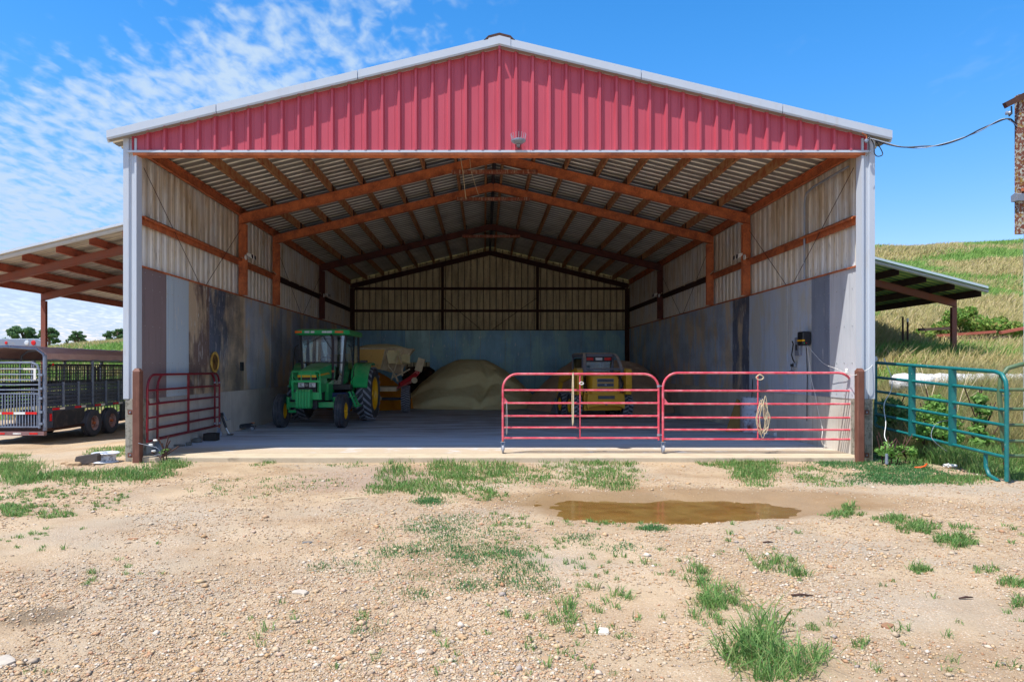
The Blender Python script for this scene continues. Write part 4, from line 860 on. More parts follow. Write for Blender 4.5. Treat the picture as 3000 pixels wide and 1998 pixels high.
# ------------------------------------------------------------------ wheels
def wheel(parent, name, x, y, R, w, rimR, rim_m, tread='rib', lugs=20, side=1, tyre_m=None, zc=None, hub=True, dish=.06):
    tyre_m = tyre_m or rubber; zc = R if zc is None else zc; h = w/2; m = MB()
    if tread == 'rib':
        pr = [(rimR, -h*.8), (rimR*1.08, -h*.95), ((rimR+R)/2, -h), (R*.93, -h*.92), (R*.975, -h*.75)]
        for k, c in enumerate((-.55, 0, .55)):
            pr += [(R*.985, h*(c-.22)), (R*1.0, h*(c-.17)), (R*1.0, h*(c+.17)), (R*.985, h*(c+.22)), (R*.955, h*(c+.23))]
            if k < 2: pr += [(R*.955, h*(c+.32))]
        pr += [(R*.975, h*.8), (R*.93, h*.92), ((rimR+R)/2, h), (rimR*1.08, h*.95), (rimR, h*.8)]
    else:
        b = .945 if tread == 'lug' else .965
        pr = [(rimR, -h*.8), (rimR*1.06, -h*.93), ((rimR+R)/2, -h), (R*(b-.05), -h*.93), (R*b, -h*.7), (R*b, 0), (R*b, h*.7), (R*(b-.05), h*.93), ((rimR+R)/2, h), (rimR*1.06, h*.93), (rimR, h*.8)]
    m.lathe(pr, (x, y, zc), 'X', 48)
    lg = MB()
    if tread in ('lug', 'block'):
        for k in range(lugs):
            for s in (-1, 1):
                a0 = 2*math.pi*(k+(.5 if s > 0 else 0))/lugs; da = 2*math.pi/lugs; 
                def P(r, xx, a): return (x+xx, y+r*math.cos(a), zc+r*math.sin(a))
                lw = da*.17 if tread == 'lug' else da*.24; sw = da*(1.0 if tread == 'lug' else .5); dirn = 1
                vs = []
                for r_ in (R*.93, R):
                    for (xx, a) in ((s*h*.02, a0-lw), (s*h*.02, a0+lw), (s*h*.97, a0+lw+sw*dirn), (s*h*.97, a0-lw+sw*dirn)):
                        vs.append(P(r_ if abs(xx) < h*.9 or r_ < R else R*.965, xx, a))
                lg.add(vs, [(0, 1, 2, 3), (7, 6, 5, 4), (0, 4, 5, 1), (1, 5, 6, 2), (2, 6, 7, 3), (3, 7, 4, 0)])
    tyre = m.build(name, tyre_m, parent, smooth=True)
    if lg.v: lg.build('tread_lugs', dusty_rubber, tyre, kind='stuff')
    r = MB(); s = side
    r.lathe([(rimR, -s*h*.6), (rimR*1.05, s*h*.82), (rimR*1.0, s*h*.88), (rimR*.93, s*h*.8), (rimR*.88, s*(h*.8-dish)), (rimR*.5, s*(h*.8-dish*1.2)), (rimR*.42, s*(h*.8-dish*.7)), (rimR*.3, s*(h*.8-dish*.7)), (.001, s*(h*.8-dish*.6))], (x, y, zc), 'X', 32)
    ro = r.build('rim', rim_m, tyre, smooth=True)
    if hub:
        b = MB()
        for k in range(8): a = k*math.pi/4; b.lathe([(.0001, s*.03), (rimR*.05, s*.03), (rimR*.05, 0)], (x+s*(h*.8-dish), y+rimR*.62*math.cos(a), zc+rimR*.62*math.sin(a)), 'X', 6)
        b.lathe([(.001, s*.09), (rimR*.2, s*.085), (rimR*.24, 0)], (x+s*(h*.8-dish), y, zc), 'X', 14)
        b.build('hub_bolts', rust if rim_m.name.startswith('rusty') else rim_m, tyre, smooth=True, kind='stuff')
    return tyre
# ------------------------------------------------------------------ tractor, front toward the yard (local -Y)
T = thing('tractor', 'green tractor with yellow wheels and glazed cab facing out beside the left wall', 'tractor', (-4.60, 22.2, 0), math.radians(-2.4))
for s in (-1, 1):
    wheel(T, 'rear_wheel', s*1.03, 0, .84, .46, .50, jyellow, 'lug', 22, s, dusty_rubber if False else rubber, dish=.10)
    wheel(T, 'front_wheel', s*.83, -2.62, .46, .26, .22, jyellow, 'rib', side=s, dish=.04)
def hsec(y, w, z0, z1, rr=.10):
    return [(-w, y, z0), (-w-.01, y, (z0+z1)/2), (-w, y, z1-rr), (-w+rr*.35, y, z1-rr*.3), (-w+rr*1.3, y, z1), (0, y, z1+.012), (w-rr*1.3, y, z1), (w-rr*.35, y, z1-rr*.3), (w, y, z1-rr), (w+.01, y, (z0+z1)/2), (w, y, z0)]
hood = MB().loft([hsec(-3.06, .235, 1.44, 1.52, .06), hsec(-3.0, .262, 1.38, 1.56, .08), hsec(-2.6, .29, 1.36, 1.63), hsec(-2.0, .325, 1.34, 1.72), hsec(-1.40, .35, 1.32, 1.78)]).build('hood', jgreen, T, smooth=True)
m = MB()
for s in (-1, 1): m.prism([(-2.98, .95), (-3.0, 1.36), (-2.1, 1.37), (-2.0, .98)], 'X', s*.262, s*.285)
m.build('side_panel', jgreen, T)
st = MB()
for s in (-1, 1): st.add([(s*.291, -2.98, 1.40), (s*.352, -1.5, 1.48), (s*.354, -1.5, 1.545), (s*.289, -2.98, 1.445)], [(0, 1, 2, 3)])
st.box(-.25, .25, -3.068, -3.055, 1.375, 1.435); st.build('yellow_stripe', jyellow, T)
dk = mat('grille_mesh', srgb(46, 44, 46), .7, 0, [dict(s=(60, 60, 60), lo=.5, hi=.6, c=srgb(96, 88, 80), a=.7)], coord='obj')
MB().box(-.24, .24, -3.045, -2.6, .82, 1.375).build('grille', dk, T)
lh = MB().box(-.255, .255, -3.07, -3.04, 1.10, 1.25).build('headlight_bar', black_p, T, bevel=.008)
for s in (-1, 1):
    ho = MB().box(s*.15-.085, s*.15+.085, -3.082, -3.07, 1.115, 1.235).build('headlight', whitelamp, T, bevel=.006)
    MB().lathe([(.001, -.012), (.035, -.008), (.045, 0)], (s*.14, -3.082, 1.175), 'Y', 16).build('bulb', chrome, ho, smooth=True)
em = MB().box(-.045, .045, -3.076, -3.068, 1.13, 1.22).build('emblem', black_p, T)
MB().tube([(-.036, -3.079, 1.14), (-.036, -3.079, 1.21), (.036, -3.079, 1.21), (.036, -3.079, 1.14)], .004, 4, closed=True).build('emblem_border', whitep, em)
MB().tube([(-.026, -3.080, 1.205), (-.018, -3.080, 1.185), (-.012, -3.080, 1.165), (.012, -3.080, 1.17), (.026, -3.080, 1.16)], .004, 4).tube([(-.012, -3.08, 1.165), (-.018, -3.08, 1.15), (.004, -3.08, 1.148)], .003, 4).tube([(.012, -3.08, 1.17), (.02, -3.08, 1.182)], .003, 4).build('emblem_deer', whitep, em, kind='stuff')
# brush guard
g = MB(); w = .37
for z in (1.27, 1.53): g.tube([(-w, -2.98, z-.03), (-w, -3.14, z), (w, -3.14, z), (w, -2.98, z-.03)], .016, 6)
for x_ in (-w, -.13, .13, w): g.tube([(x_, -3.14, 1.27), (x_, -3.14, 1.53)], .014, 6)
for s in (-1, 1): g.prism([(-3.16, 1.29), (-3.13, 1.29), (-3.02, .78), (-3.10, .78)], 'X', s*w-.03, s*w+.03)
g.box(-w, w, -3.16, -3.13, 1.24, 1.30); g.build('grille_guard', jgreen, T)
# front ballast
bb = MB().box(-.36, .36, -3.12, -2.9, .78, .98).build('weight_bracket', jgreen, T, bevel=.01)
for i in range(5):
    x0 = -.21+i*.078; MB().prism([(-3.40, .60), (-3.36, .56), (-3.15, .56), (-3.12, .62), (-3.12, 1.02), (-3.16, 1.06), (-3.34, 1.06), (-3.40, 1.0)], 'X', x0, x0+.068).build('weight', jgreen, T, bevel=.008)
MB().box(-.66, .66, -2.72, -2.55, .55, .70).build('front_axle', jgreen, T, bevel=.015)
for s in (-1, 1):
    MB().lathe([(.055, 0), (.055, .32), (.03, .34), (.001, .34)], (s*.645, -2.62, .50), 'Z', 12, caps=True).lathe([(.04, 0), (.04, .2)], (s*.63, -2.62, .44), 'X', 10, caps=True).build('kingpin', jgreen, T, smooth=True)
MB().box(-.22, .22, -2.9, .2, .52, .98).build('engine_block', darksteel, T, bevel=.02)
MB().box(-.30, .30, -1.5, .35, .45, 1.2).build('transmission', mat('blue_grey_castings', srgb(52, 66, 88), .6, 0, coord='obj'), T, bevel=.02)
MB().lathe([(.11, -.95), (.15, -.7), (.20, -.3), (.20, .3), (.15, .7), (.11, .95)], (0, 0, .84), 'X', 16).build('rear_axle', darksteel, T, smooth=True)
MB().prism([(-2.1, .72), (-2.1, 1.2), (-1.5, 1.32), (-1.4, .72)], 'X', .23, .33).build('side_shield', jgreen, T)
# cab
zf, zr = 1.22, 2.58
pst = [(-.66, -1.48, .70, -1.42), (.66, -1.48, .70, -1.42)]
def post(a, b, nm='cab_post', w_=.06): MB().bar(a, b, w_, w_, (0, 1, 0)).build(nm, black_p, T)
for s in (-1, 1):
    post((s*.56, -1.50, 1.0), (s*.66, -1.42, zr)); post((s*.66, -.55, 1.25), (s*.70, -.55, zr), w_=.05); post((s*.70, .10, 1.45), (s*.68, .12, zr), w_=.07)
MB().box(-.66, .66, -1.515, -1.47, 1.76, 1.80).build('cowl_bar', black_p, T)
MB().add([(-.62, -1.46, 1.79), (.62, -1.46, 1.79), (.66, -1.43, zr), (-.66, -1.43, zr)], [(0, 1, 2, 3)]).build('windshield', glass, T)
for s in (-1, 1):
    MB().add([(s*.34, -1.48, 1.03), (s*.58, -1.48, 1.03), (s*.62, -1.47, 1.77), (s*.34, -1.47, 1.77)], [(0, 1, 2, 3)]).build('lower_front_pane', glass, T)
    MB().add([(s*.60, -1.46, 1.15), (s*.70, -.58, 1.3), (s*.71, -.56, zr), (s*.67, -1.40, zr)], [(0, 1, 2, 3)]).build('door_glass', glass, T)
    MB().add([(s*.71, -.52, 1.5), (s*.71, .08, 1.5), (s*.69, .09, zr), (s*.71, -.52, zr)], [(0, 1, 2, 3)]).build('side_glass', glass, T)
MB().add([(-.66, .13, 1.5), (.66, .13, 1.5), (.66, .13, zr), (-.66, .13, zr)], [(0, 1, 2, 3)]).build('rear_glass', glass, T)
def rsec(z, a, yf_, yr_, c=.12): return [(-a+c, yf_, z), (a-c, yf_, z), (a, yf_+c, z), (a, yr_-c, z), (a-c, yr_, z), (-a+c, yr_, z), (-a, yr_-c, z), (-a, yf_+c, z)]
roof = MB().loft([rsec(zr-.01, .76, -1.60, .28), rsec(zr+.03, .80, -1.66, .33), rsec(zr+.13, .79, -1.64, .32), rsec(zr+.17, .70, -1.52, .22), rsec(zr+.185, .4, -1.1, -.1)]).build('cab_roof', jgreen, T, bevel=.01)
for x_, w_, mm, nm in ((-.66, .10, amber, 'indicator'), (.52, .12, amber, 'indicator'), (-.40, .075, whitelamp, 'work_light'), (-.24, .06, whitelamp, 'work_light'), (.10, .075, whitelamp, 'work_light'), (.25, .075, whitelamp, 'work_light')):
    MB().box(x_-w_, x_+w_ if nm == 'indicator' else x_+w_*.8, -1.675, -1.63, zr+.045, zr+.105).build(nm, mm, roof, bevel=.004)
# cab inside
seat_m = mat('cab_trim', srgb(150, 142, 110), .8); MB().box(-.28, .28, -.55, -.05, 1.25, 1.42).build('seat', black_p, T, bevel=.04); MB().box(-.26, .26, -.12, .02, 1.4, 2.05).build('seat_back', seat_m, T, bevel=.05)
MB().tube([(.20*math.cos(a)-.02, -.92+.14*math.sin(a), 1.86-.08*math.sin(a)) for a in [k*math.pi/9 for k in range(18)]], .015, 6, closed=True).build('steering_wheel', black_p, T, smooth=True)
MB().bar((-.02, -1.15, 1.35), (-.02, -.92, 1.84), .12, .08).box(-.34, .34, -1.4, -1.15, 1.2, 1.62).build('dashboard', black_p, T)
MB().box(-.60, .60, -1.42, .1, 1.05, 1.12).build('cab_floor', black_p, T); MB().box(-.62, .62, -1.4, .1, 2.50, 2.56).build('headliner', mat('headliner_grey', srgb(96, 110, 104), .9), T)
for s, px_ in ((-1, -.56), (1, .0)): MB().tube([(px_, -1.49, zr-.02), (px_+.33 if s > 0 else px_+.34, -1.5, 2.05 if s > 0 else 2.28)] if s > 0 else [(-.02, -1.49, zr-.02), (-.55, -1.49, 2.28)], .008, 5).build('wiper', black_p, T)
MB().tube([(.33, -1.72, 1.30), (.37, -1.78, 1.42), (.37, -1.78, 2.44), (.36, -1.80, 2.52), (.33, -1.84, 2.56)], [.045, .04, .036, .036, .036], 12).build('exhaust_pipe', mat('sooty_pipe', srgb(60, 54, 60), .6, .2, coord='obj'), T, smooth=True)
MB().lathe([(.05, 0), (.055, .03), (.05, .06)], (.37, -1.78, 1.50), 'Z', 12).build('exhaust_clamp', rust, T, smooth=True)
for s in (-1, 1): MB().tube([(s*.72, -1.42, 2.30), (s*.82, -1.44, 2.22), (s*.90, -1.46, 1.4), (s*.80, -1.44, 1.25)], .014, 6).build('grab_rail', black_p, T, smooth=True)
# fenders: arched guards over the rear wheels
for s in (-1, 1):
    secs = []
    for a in [math.radians(q) for q in (165, 145, 125, 105, 88, 72)]:
        r_ = .96; y_ = r_*math.cos(a)*1.0; z_ = .84+r_*math.sin(a)
        secs.append([(s*.72, y_, z_), (s*1.18, y_, z_-.01), (s*1.18, y_*.97, z_-.05), (s*.72, y_*.97, z_-.04)])
    MB().loft(secs).build('fender', jgreen, T, smooth=True)
    MB().prism([(-.95, .98), (-1.0, 1.2), (-.80, 1.62), (-.45, 1.76), (.3, 1.76), (.3, 1.1), (-.7, .95)], 'X', s*.70, s*.735).build('fender_side', jgreen, T)
    MB().box(s*.95-.1, s*.95+.1, -.40, -.22, 1.79, 1.86).build('fender_lamp', black_p, T, bevel=.01)
# right side furniture: battery box, tank, steps
MB().box(.33, .84, -1.62, -1.30, 1.0, 1.16).build('battery_box', black_p, T, bevel=.015)
MB().prism([(-1.65, .45), (-1.7, .92), (-.95, .95), (-.9, .50), (-1.1, .40)], 'X', .32, .74).build('fuel_tank', mat('blue_tank', srgb(40, 58, 100), .5, 0, [dict(s=6, lo=.5, hi=.7, c=srgb(90, 96, 108), a=.6)], coord='obj'), T, bevel=.03)
for y0 in (-1.42, -1.02): MB().prism([(.72, .95), (.78, .95), (1.0, .50), (.94, .48)], 'Y', y0, y0+.03).build('step_frame', jgreen, T)
for z, x_ in ((.52, .93), (.78, .82)): MB().box(x_-.08, x_+.1, -1.42, -.99, z, z+.03).build('step', jgreen, T, bevel=.005)
MB().box(-.84, -.33, -1.62, -1.30, 1.0, 1.12).build('left_platform', jgreen, T, bevel=.01)
text_part('6400', .055, (.336, -1.75, 1.513), (math.radians(90), 0, math.radians(90)), black_p, T, 'model_number')

# ------------------------------------------------------------------ fertiliser spreader behind the tractor
S = thing('spreader', 'dusty yellow hopper spreader heaped with grain, hitched behind the green tractor', 'spreader', (-3.75, 26.3, 0), math.radians(3))
dustyel = mat('dusty_yellow_steel', srgb(214, 172, 96), .7, 0, [dict(s=2.5, lo=.5, hi=.7, c=srgb(170, 140, 96), a=.8), dict(s=9, lo=.6, hi=.72, c=srgb(130, 84, 46), a=.7)], coord='obj', gain=1.9)
dustgr = mat('dust_caked_steel', srgb(150, 138, 112), .9, 0, [dict(s=5, lo=.4, hi=.7, c=srgb(120, 106, 84), a=.7), dict(s=20, lo=.55, hi=.7, c=srgb(186, 170, 136), a=.6)], coord='obj', gain=2.2)
redpink = mat('dusty_red_steel', srgb(186, 60, 64), .6, 0, [dict(s=8, lo=.38, hi=.62, c=srgb(196, 150, 136), a=.85)], coord='obj', gain=1.9)
brt = mat('red_paint', srgb(176, 26, 34), .4, 0, coord='obj')
def slab(pts_a, t_vec, m_, nm, par=S):
    a = [Vector(p) for p in pts_a]; b = [p+Vector(t_vec) for p in a]; n = len(a)
    return MB().add(a+b, [tuple(range(n)), tuple(range(2*n-1, n-1, -1))]+[(i, (i+1) % n, n+(i+1) % n, n+i) for i in range(n)]).build(nm, m_, par)
zt, zb_ = 2.28, 1.58
slab([(-1.1, -1.25, zt), (.22, -1.25, zt), (.02, -.85, zb_), (-1.1, -.85, zb_)], (0, .03, 0), dustyel, 'hopper_front')
slab([(.22, -1.25, zt), (1.15, -.35, zt), (.70, -.25, zb_-.2), (.02, -.85, zb_)], (-.02, .03, 0), dustgr, 'hopper_corner')
slab([(1.15, -.35, zt), (1.15, .9, zt), (.55, .6, zb_-.1), (.70, -.25, zb_-.2)], (-.03, 0, .01), dustgr, 'hopper_side')
slab([(-1.1, -1.25, zt), (-1.1, .9, zt), (-.6, .6, zb_), (-.75, -.75, zb_)], (.03, 0, 0), dustyel, 'hopper_side')
slab([(-1.1, .9, zt), (1.15, .9, zt), (.55, .6, zb_), (-.6, .6, zb_)], (0, .03, 0), dustyel, 'hopper_back')
MB().tube([(-1.1, -1.26, zt+.02), (.24, -1.26, zt+.02), (1.17, -.36, zt+.02), (1.16, .92, zt+.02), (-1.1, .92, zt+.02)], .035, 6, closed=True).build('hopper_rim', dustgr, S)
for i in range(4): MB().bar((.30+.26*i, -1.20+.26*i, zt-.03), (.08+.19*i, -.86+.17*i, zb_-.02), .04, .05).build('hopper_rib', dustgr, S)
hp = []
nx_ = 22; X_, Y_ = np.meshgrid(np.linspace(-1.08, 1.05, nx_), np.linspace(-1.2, .88, nx_), indexing='ij')
Z_ = zt-.02-.5*((X_-Y_) > 1.45)+.24*np.clip(1-(X_/1.15)**2, 0, 1)*np.clip(1-((Y_+.15)/1.1)**2, 0, 1)+.07*(fbm(X_*4+3, Y_*4, 3)-.5)
vi = np.arange(nx_*nx_).reshape(nx_, nx_); q_ = np.stack([vi[:-1, :-1], vi[1:, :-1], vi[1:, 1:], vi[:-1, 1:]], -1).reshape(-1, 4)
grain = mat('tan_meal', srgb(212, 204, 158), .95, 0, [dict(s=3, lo=.4, hi=.65, c=srgb(196, 184, 136), a=.7), dict(s=(3, 3, 14), lo=.5, hi=.7, c=srgb(176, 162, 116), a=.5), dict(s=30, lo=.6, hi=.8, c=srgb(150, 130, 90), a=.4)], bump=((8, .5), (60, .5)), gain=1.7)
npmesh('grain_heap', np.stack([X_, Y_, Z_], -1).reshape(-1, 3), q_, grain, smooth=True, parent=S)
slab([(.45, -.6, .80), (.62, -.75, .95), (1.48, -.2, 1.72), (1.40, -.1, 1.45), (1.05, -.2, 1.05)], (0, .35, 0), redpink, 'conveyor_housing')
MB().box(1.26, 1.52, -.35, .1, 1.50, 1.98).xf(Matrix.Translation((1.4, 0, 1.7)) @ Matrix.Rotation(.3, 4, 'Y') @ Matrix.Translation((-1.4, 0, -1.7))).build('spout', dustgr, S, bevel=.01)
MB().bar((.70, -.80, 1.02), (1.28, -.42, 1.40), .12, .14).build('red_chute', brt, S, bevel=.02)
for k_, (a_, b_) in enumerate((((.30, -.95, 1.75), (.66, -.95, 1.15)), ((.66, -1.1, 2.05), (.42, -.9, 1.2)), ((.72, -1.05, 2.1), (.80, -.8, 1.35)), ((.5, -.95, 1.3), (1.05, -.65, 1.58)))): MB().tube([a_, ((a_[0]+b_[0])/2+.03, (a_[1]+b_[1])/2-.05, (a_[2]+b_[2])/2), b_], .03, 7).build('hose', dustgr, S, smooth=True)
MB().lathe([(.001, -.02), (.11, -.02), (.11, .02), (.05, .03), (.001, .03)], (1.22, -.62, 1.18), 'Y', 14).build('pulley', dustgr, S, smooth=True)
MB().box(-.5, .6, -1.0, .8, .80, .95).box(-.08, .08, -3.2, -.9, .5, .62).build('chassis', dustgr, S)
for s in (-1, 1): wheel(S, 'wheel', s*.88, 0.0, .50, .32, .26, mat('pale_rim', srgb(196, 190, 178), .6, 0, coord='obj'), 'block', 34, s, rubber, dish=.07)
MB().box(-.85, .85, -.05, .05, .45, .55).build('axle', darksteel, S)

# ------------------------------------------------------------------ skid loader, rear toward the yard
K = thing('skid_loader', 'yellow skid steer loader seen from behind, dusty, parked before the brown pile', 'skid loader', (3.62, 23.6, 0), math.radians(9))
for s in (-1, 1):
    for y_ in (-.56, .62): wheel(K, 'wheel', s*.84, y_, .42, .34, .22, jyellow, 'block', 18, s, rubber, dish=.08)
MB().box(-.62, .62, -.95, 1.15, .28, .95).build('chassis', syellow, K, bevel=.03)
def csec(y, a, z0, z1, c=.12): return [(-a, y, z0), (-a, y, z1-c), (-a+c*.4, y, z1-c*.3), (-a+c, y, z1), (a-c, y, z1), (a-c*.4, y, z1-c*.3), (a, y, z1-c), (a, y, z0)]
MB().loft([csec(-1.16, .42, .80, 1.34, .10), csec(-1.12, .45, .80, 1.40), csec(-.9, .455, .80, 1.47), csec(-.35, .455, .80, 1.52)]).build('engine_door', syellow, K, smooth=True)
for (z0, z1) in ((1.18, 1.29), (1.04, 1.15), (.885, .99)):
    fo_ = MB().box(-.27, .27, -1.185, -1.15, z0, z1).build('vent_frame', greysteel, K, bevel=.008)
    MB().box(-.25, .25, -1.190, -1.18, z0+.015, z1-.015).build('vent_mesh', darksteel, fo_)
    for i in range(3): MB().box(-.25, .25, -1.198, -1.19, z0+.028+i*.027, z0+.036+i*.027).build('slat', greysteel, fo_)
eo = MB().box(-.04, .04, -1.205, -1.195, 1.065, 1.135).build('emblem', greysteel, K, bevel=.008)
MB().tube([(-.02, -1.212, 1.12), (-.01, -1.212, 1.10), (.012, -1.212, 1.10), (.022, -1.212, 1.085)], .005, 4).build('emblem_deer', whitep, eo, kind='stuff')
bp = [(-.60, .36), (-.56, .80), (-.53, .83), (.53, .83), (.56, .80), (.60, .36), (.50, .42), (-.50, .42)]
MB().prism([(-.59, .82), (-.62, .52), (-.60, .34), (-.50, .40), (-.3, .44), (.3, .44), (.50, .40), (.60, .34), (.62, .52), (.59, .82)], 'Y', -1.26, -1.0).build('rear_bumper', syellow, K, bevel=.02)
vo = MB().box(-.27, .27, -1.27, -1.255, .66, .76).build('lower_vent', darksteel, K)
for i in range(4): MB().box(-.26, .26, -1.278, -1.27, .672+i*.022, .68+i*.022).build('slat', greysteel, vo)
MB().lathe([(.001, 0), (.04, 0), (.05, .03), (.06, .06)], (0, -1.27, .50), 'Y', 10).build('tow_eye', dustgrey, K)
# cab
for s in (-1, 1):
    MB().tube([(s*.50, -.35, 1.3), (s*.50, -.40, 1.95), (s*.48, -.36, 2.04)], .04, 6).build('rear_post', dustgrey, K)
    MB().tube([(s*.50, .75, 1.1), (s*.50, .72, 2.0)], .04, 6).build('front_post', dustgrey, K)
    MB().box(s*.50-.008, s*.50+.008, -.36, .72, 1.45, 1.95).build('side_mesh', glass, K)
    # arched boom links from roof to tower
    pts = []
    for i in range(9):
        a = math.radians(80-i*9.5); pts.append((s*(.50+.016*i), -.42-.55*math.cos(a)*1.0, 1.38+.70*math.sin(a)))
    secs = [[(p[0]-.045, p[1], p[2]-.05), (p[0]+.045, p[1], p[2]-.05), (p[0]+.045, p[1], p[2]+.03), (p[0]-.045, p[1], p[2]+.03)] for p in pts]
    MB().loft(secs).build('roll_arch', dustgrey, K, bevel=.01)
    MB().prism([(-1.05, .78), (-1.12, 1.10), (-1.10, 1.56), (-1.02, 1.62), (-.72, 1.62), (-.68, 1.0), (-.75, .78)], 'X', s*.70, s*.90).build('arm_tower', syellow, K, bevel=.02)
    MB().bar((s*.84, -.85, 1.50), (s*.84, 1.05, 1.22), .12, .22).build('lift_arm', syellow, K, bevel=.02); MB().bar((s*.84, 1.0, 1.25), (s*.84, 1.45, .45), .12, .20).build('lower_arm', syellow, K, bevel=.02)
    MB().tube([(s*.62, -.95, .88), (s*.63, -.75, 1.35)], .045, 8).build('lift_cylinder', dustgrey, K, smooth=True)
    MB().tube([(s*.56, -1.0, .85), (s*.60, -1.05, 1.1), (s*.58, -.9, 1.35)], .016, 6).tube([(s*.60, -.98, .9), (s*.64, -1.02, 1.15), (s*.56, -.85, 1.38)], .014, 6).build('hydraulic_hoses', black_p, K, smooth=True, kind='stuff')
ro_ = MB().loft([rsec(1.99, .53, -.52, .85, .08), rsec(2.08, .54, -.54, .86, .09), rsec(2.12, .47, -.46, .78, .08)]).build('cab_roof', dustgrey, K)
MB().box(-.44, .44, -.50, -.44, 1.82, 2.0).build('lamp_bar', darksteel, ro_)
for x_, mm in ((-.30, redlamp), (0, whitelamp), (.30, redlamp)): MB().box(x_-.11, x_+.11, -.53, -.50, 1.87, 1.96).build('rear_lamp', mm, ro_, bevel=.005)
MB().box(-.40, .40, -.45, -.43, 1.45, 1.82).build('rear_window', glass, K); MB().box(-.74, .74, -.93, -.87, 1.56, 1.62).build('cross_bar', dustgrey, K, bevel=.01)
MB().box(-.30, .30, .1, .25, 1.1, 1.8).build('seat_back', mat('pale_seat', srgb(150, 160, 170), .7), K, bevel=.05)
pl = MB().box(-.915, -.90, -.75, -.35, 1.34, 1.48).build('name_plate', black_p, K)
text_part('DEERE', .11, (-.918, -.55, 1.41), (math.radians(90), 0, math.radians(-90)), jyellow, K, 'plate_lettering')
b_ = MB().prism([(1.35, .04), (2.1, .03), (2.12, .08), (1.5, .12), (1.42, .55), (1.34, .58)], 'X', -.93, .93).build('bucket', greysteel, K)
for s in (-1, 1): MB().prism([(1.36, .04), (2.1, .04), (1.42, .58), (1.36, .58)], 'X', s*.93-.01, s*.93+.01).build('bucket_side', greysteel, K)

# ------------------------------------------------------------------ heaps of feed
def heap(name, label, x0, x1, y0, y1, fn, m, nres=130):
    X_, Y_ = np.meshgrid(np.linspace(x0, x1, nres), np.linspace(y0, y1, nres), indexing='ij'); Z_ = fn(X_, Y_)
    vi = np.arange(nres*nres).reshape(nres, nres); q_ = np.stack([vi[:-1, :-1], vi[1:, :-1], vi[1:, 1:], vi[:-1, 1:]], -1).reshape(-1, 4)
    keep = (Z_.reshape(-1)[q_] > -.02).any(1); c = np.array([(x0+x1)/2, (y0+y1)/2, 0])
    o = npmesh(name, np.stack([X_, Y_, np.maximum(Z_, -.05)], -1).reshape(-1, 3)-c, q_[keep], m, smooth=True); o.location = c; return tag(o, label, 'feed pile')
def f1(X, Y):
    r = np.sqrt(((X+.55)/3.1)**2+((Y-31.0)/3.7)**2); z = 2.12*(1-np.clip(r, 0, 1.2)**1.75)
    z = np.minimum(z, 1.98+.05*fbm(X, Y, 2)); dx_ = X+.7
    n1 = fbm(X*1.2, Y*1.2, 3)
    for (yc, d, amp, wv) in ((29.0, .26, .42, 1.3), (28.1, .2, .32, 2.0)):
        edge = yc+.16*(dx_**2)*.8+.7*(fbm(X*.9+yc, Y*.1, 2)-.5)
        z = z-amp*(1-sstep(Y, edge-.05, edge+.12))*sstep(Y, edge-2.2, edge-.1)*np.exp(-(dx_/2.0)**2)
    z = z-.28*np.exp(-((X-.05-.25*(Y-29))/.18)**2)*(Y < 30)*np.exp(-((Y-28.8)/1.2)**2)
    z = z+.10*(fbm(X*3, Y*3, 4)-.5)*sstep(z, 0, .3)
    return z-.03
def f2(X, Y):
    r = np.sqrt(((X-4.9)/3.3)**2+((Y-29.6)/4.6)**2); z = 2.35*(1-np.clip(r, 0, 1.2)**1.8)
    z = np.minimum(z, 2.0-.10*np.clip(X-4.5, 0, 2)+.05*fbm(X*2, Y*2, 2)); return z+.09*(fbm(X*3.5, Y*3.5, 4)-.5)-.03
def f3(X, Y):
    r = np.sqrt(((X+4.6)/1.9)**2+((Y-29.6)/2.4)**2); return 1.5*(1-np.clip(r, 0, 1.2)**1.7)+.08*(fbm(X*3, Y*3, 3)-.5)-.03
heap('feed_pile', 'large pale tan meal heap with a cut stepped face in the middle of the barn', -4.3, 3.3, 26.6, 34.3, f1, grain, 190)
heap('feed_pile', 'brown pellet heap against the right wall behind the yellow loader', 1.2, 6.93, 24.4, 34.3, f2, mat('brown_pellets', srgb(158, 136, 116), .95, 0, [dict(s=1.5, lo=.4, hi=.65, c=srgb(134, 114, 98), a=.7), dict(s=55, lo=.5, hi=.65, c=srgb(172, 146, 120), a=.6), dict(s=60, lo=.56, hi=.68, c=srgb(70, 52, 42), a=.7)], bump=((50, 1), (90, .7)), gain=2.6), 190)
heap('feed_pile', 'mustard orange meal heap half hidden behind the spreader wheel', -6.3, -2.7, 27.1, 32.1, f3, mat('mustard_meal', srgb(206, 138, 30), .95, 0, [dict(s=2, lo=.4, hi=.65, c=srgb(176, 112, 24), a=.7)], bump=(50, .6), gain=1.7))
rock('dark_rubble', 'dark mouldy rubble under the hole in the back wall lining', 'rubble', (-3.1, 34.0, 0), (1.6, .6, 1.9), mat('mouldy_black', srgb(36, 26, 22), .95, 0, [dict(s=5, lo=.5, hi=.7, c=srgb(120, 70, 50), a=.7)]), 31)

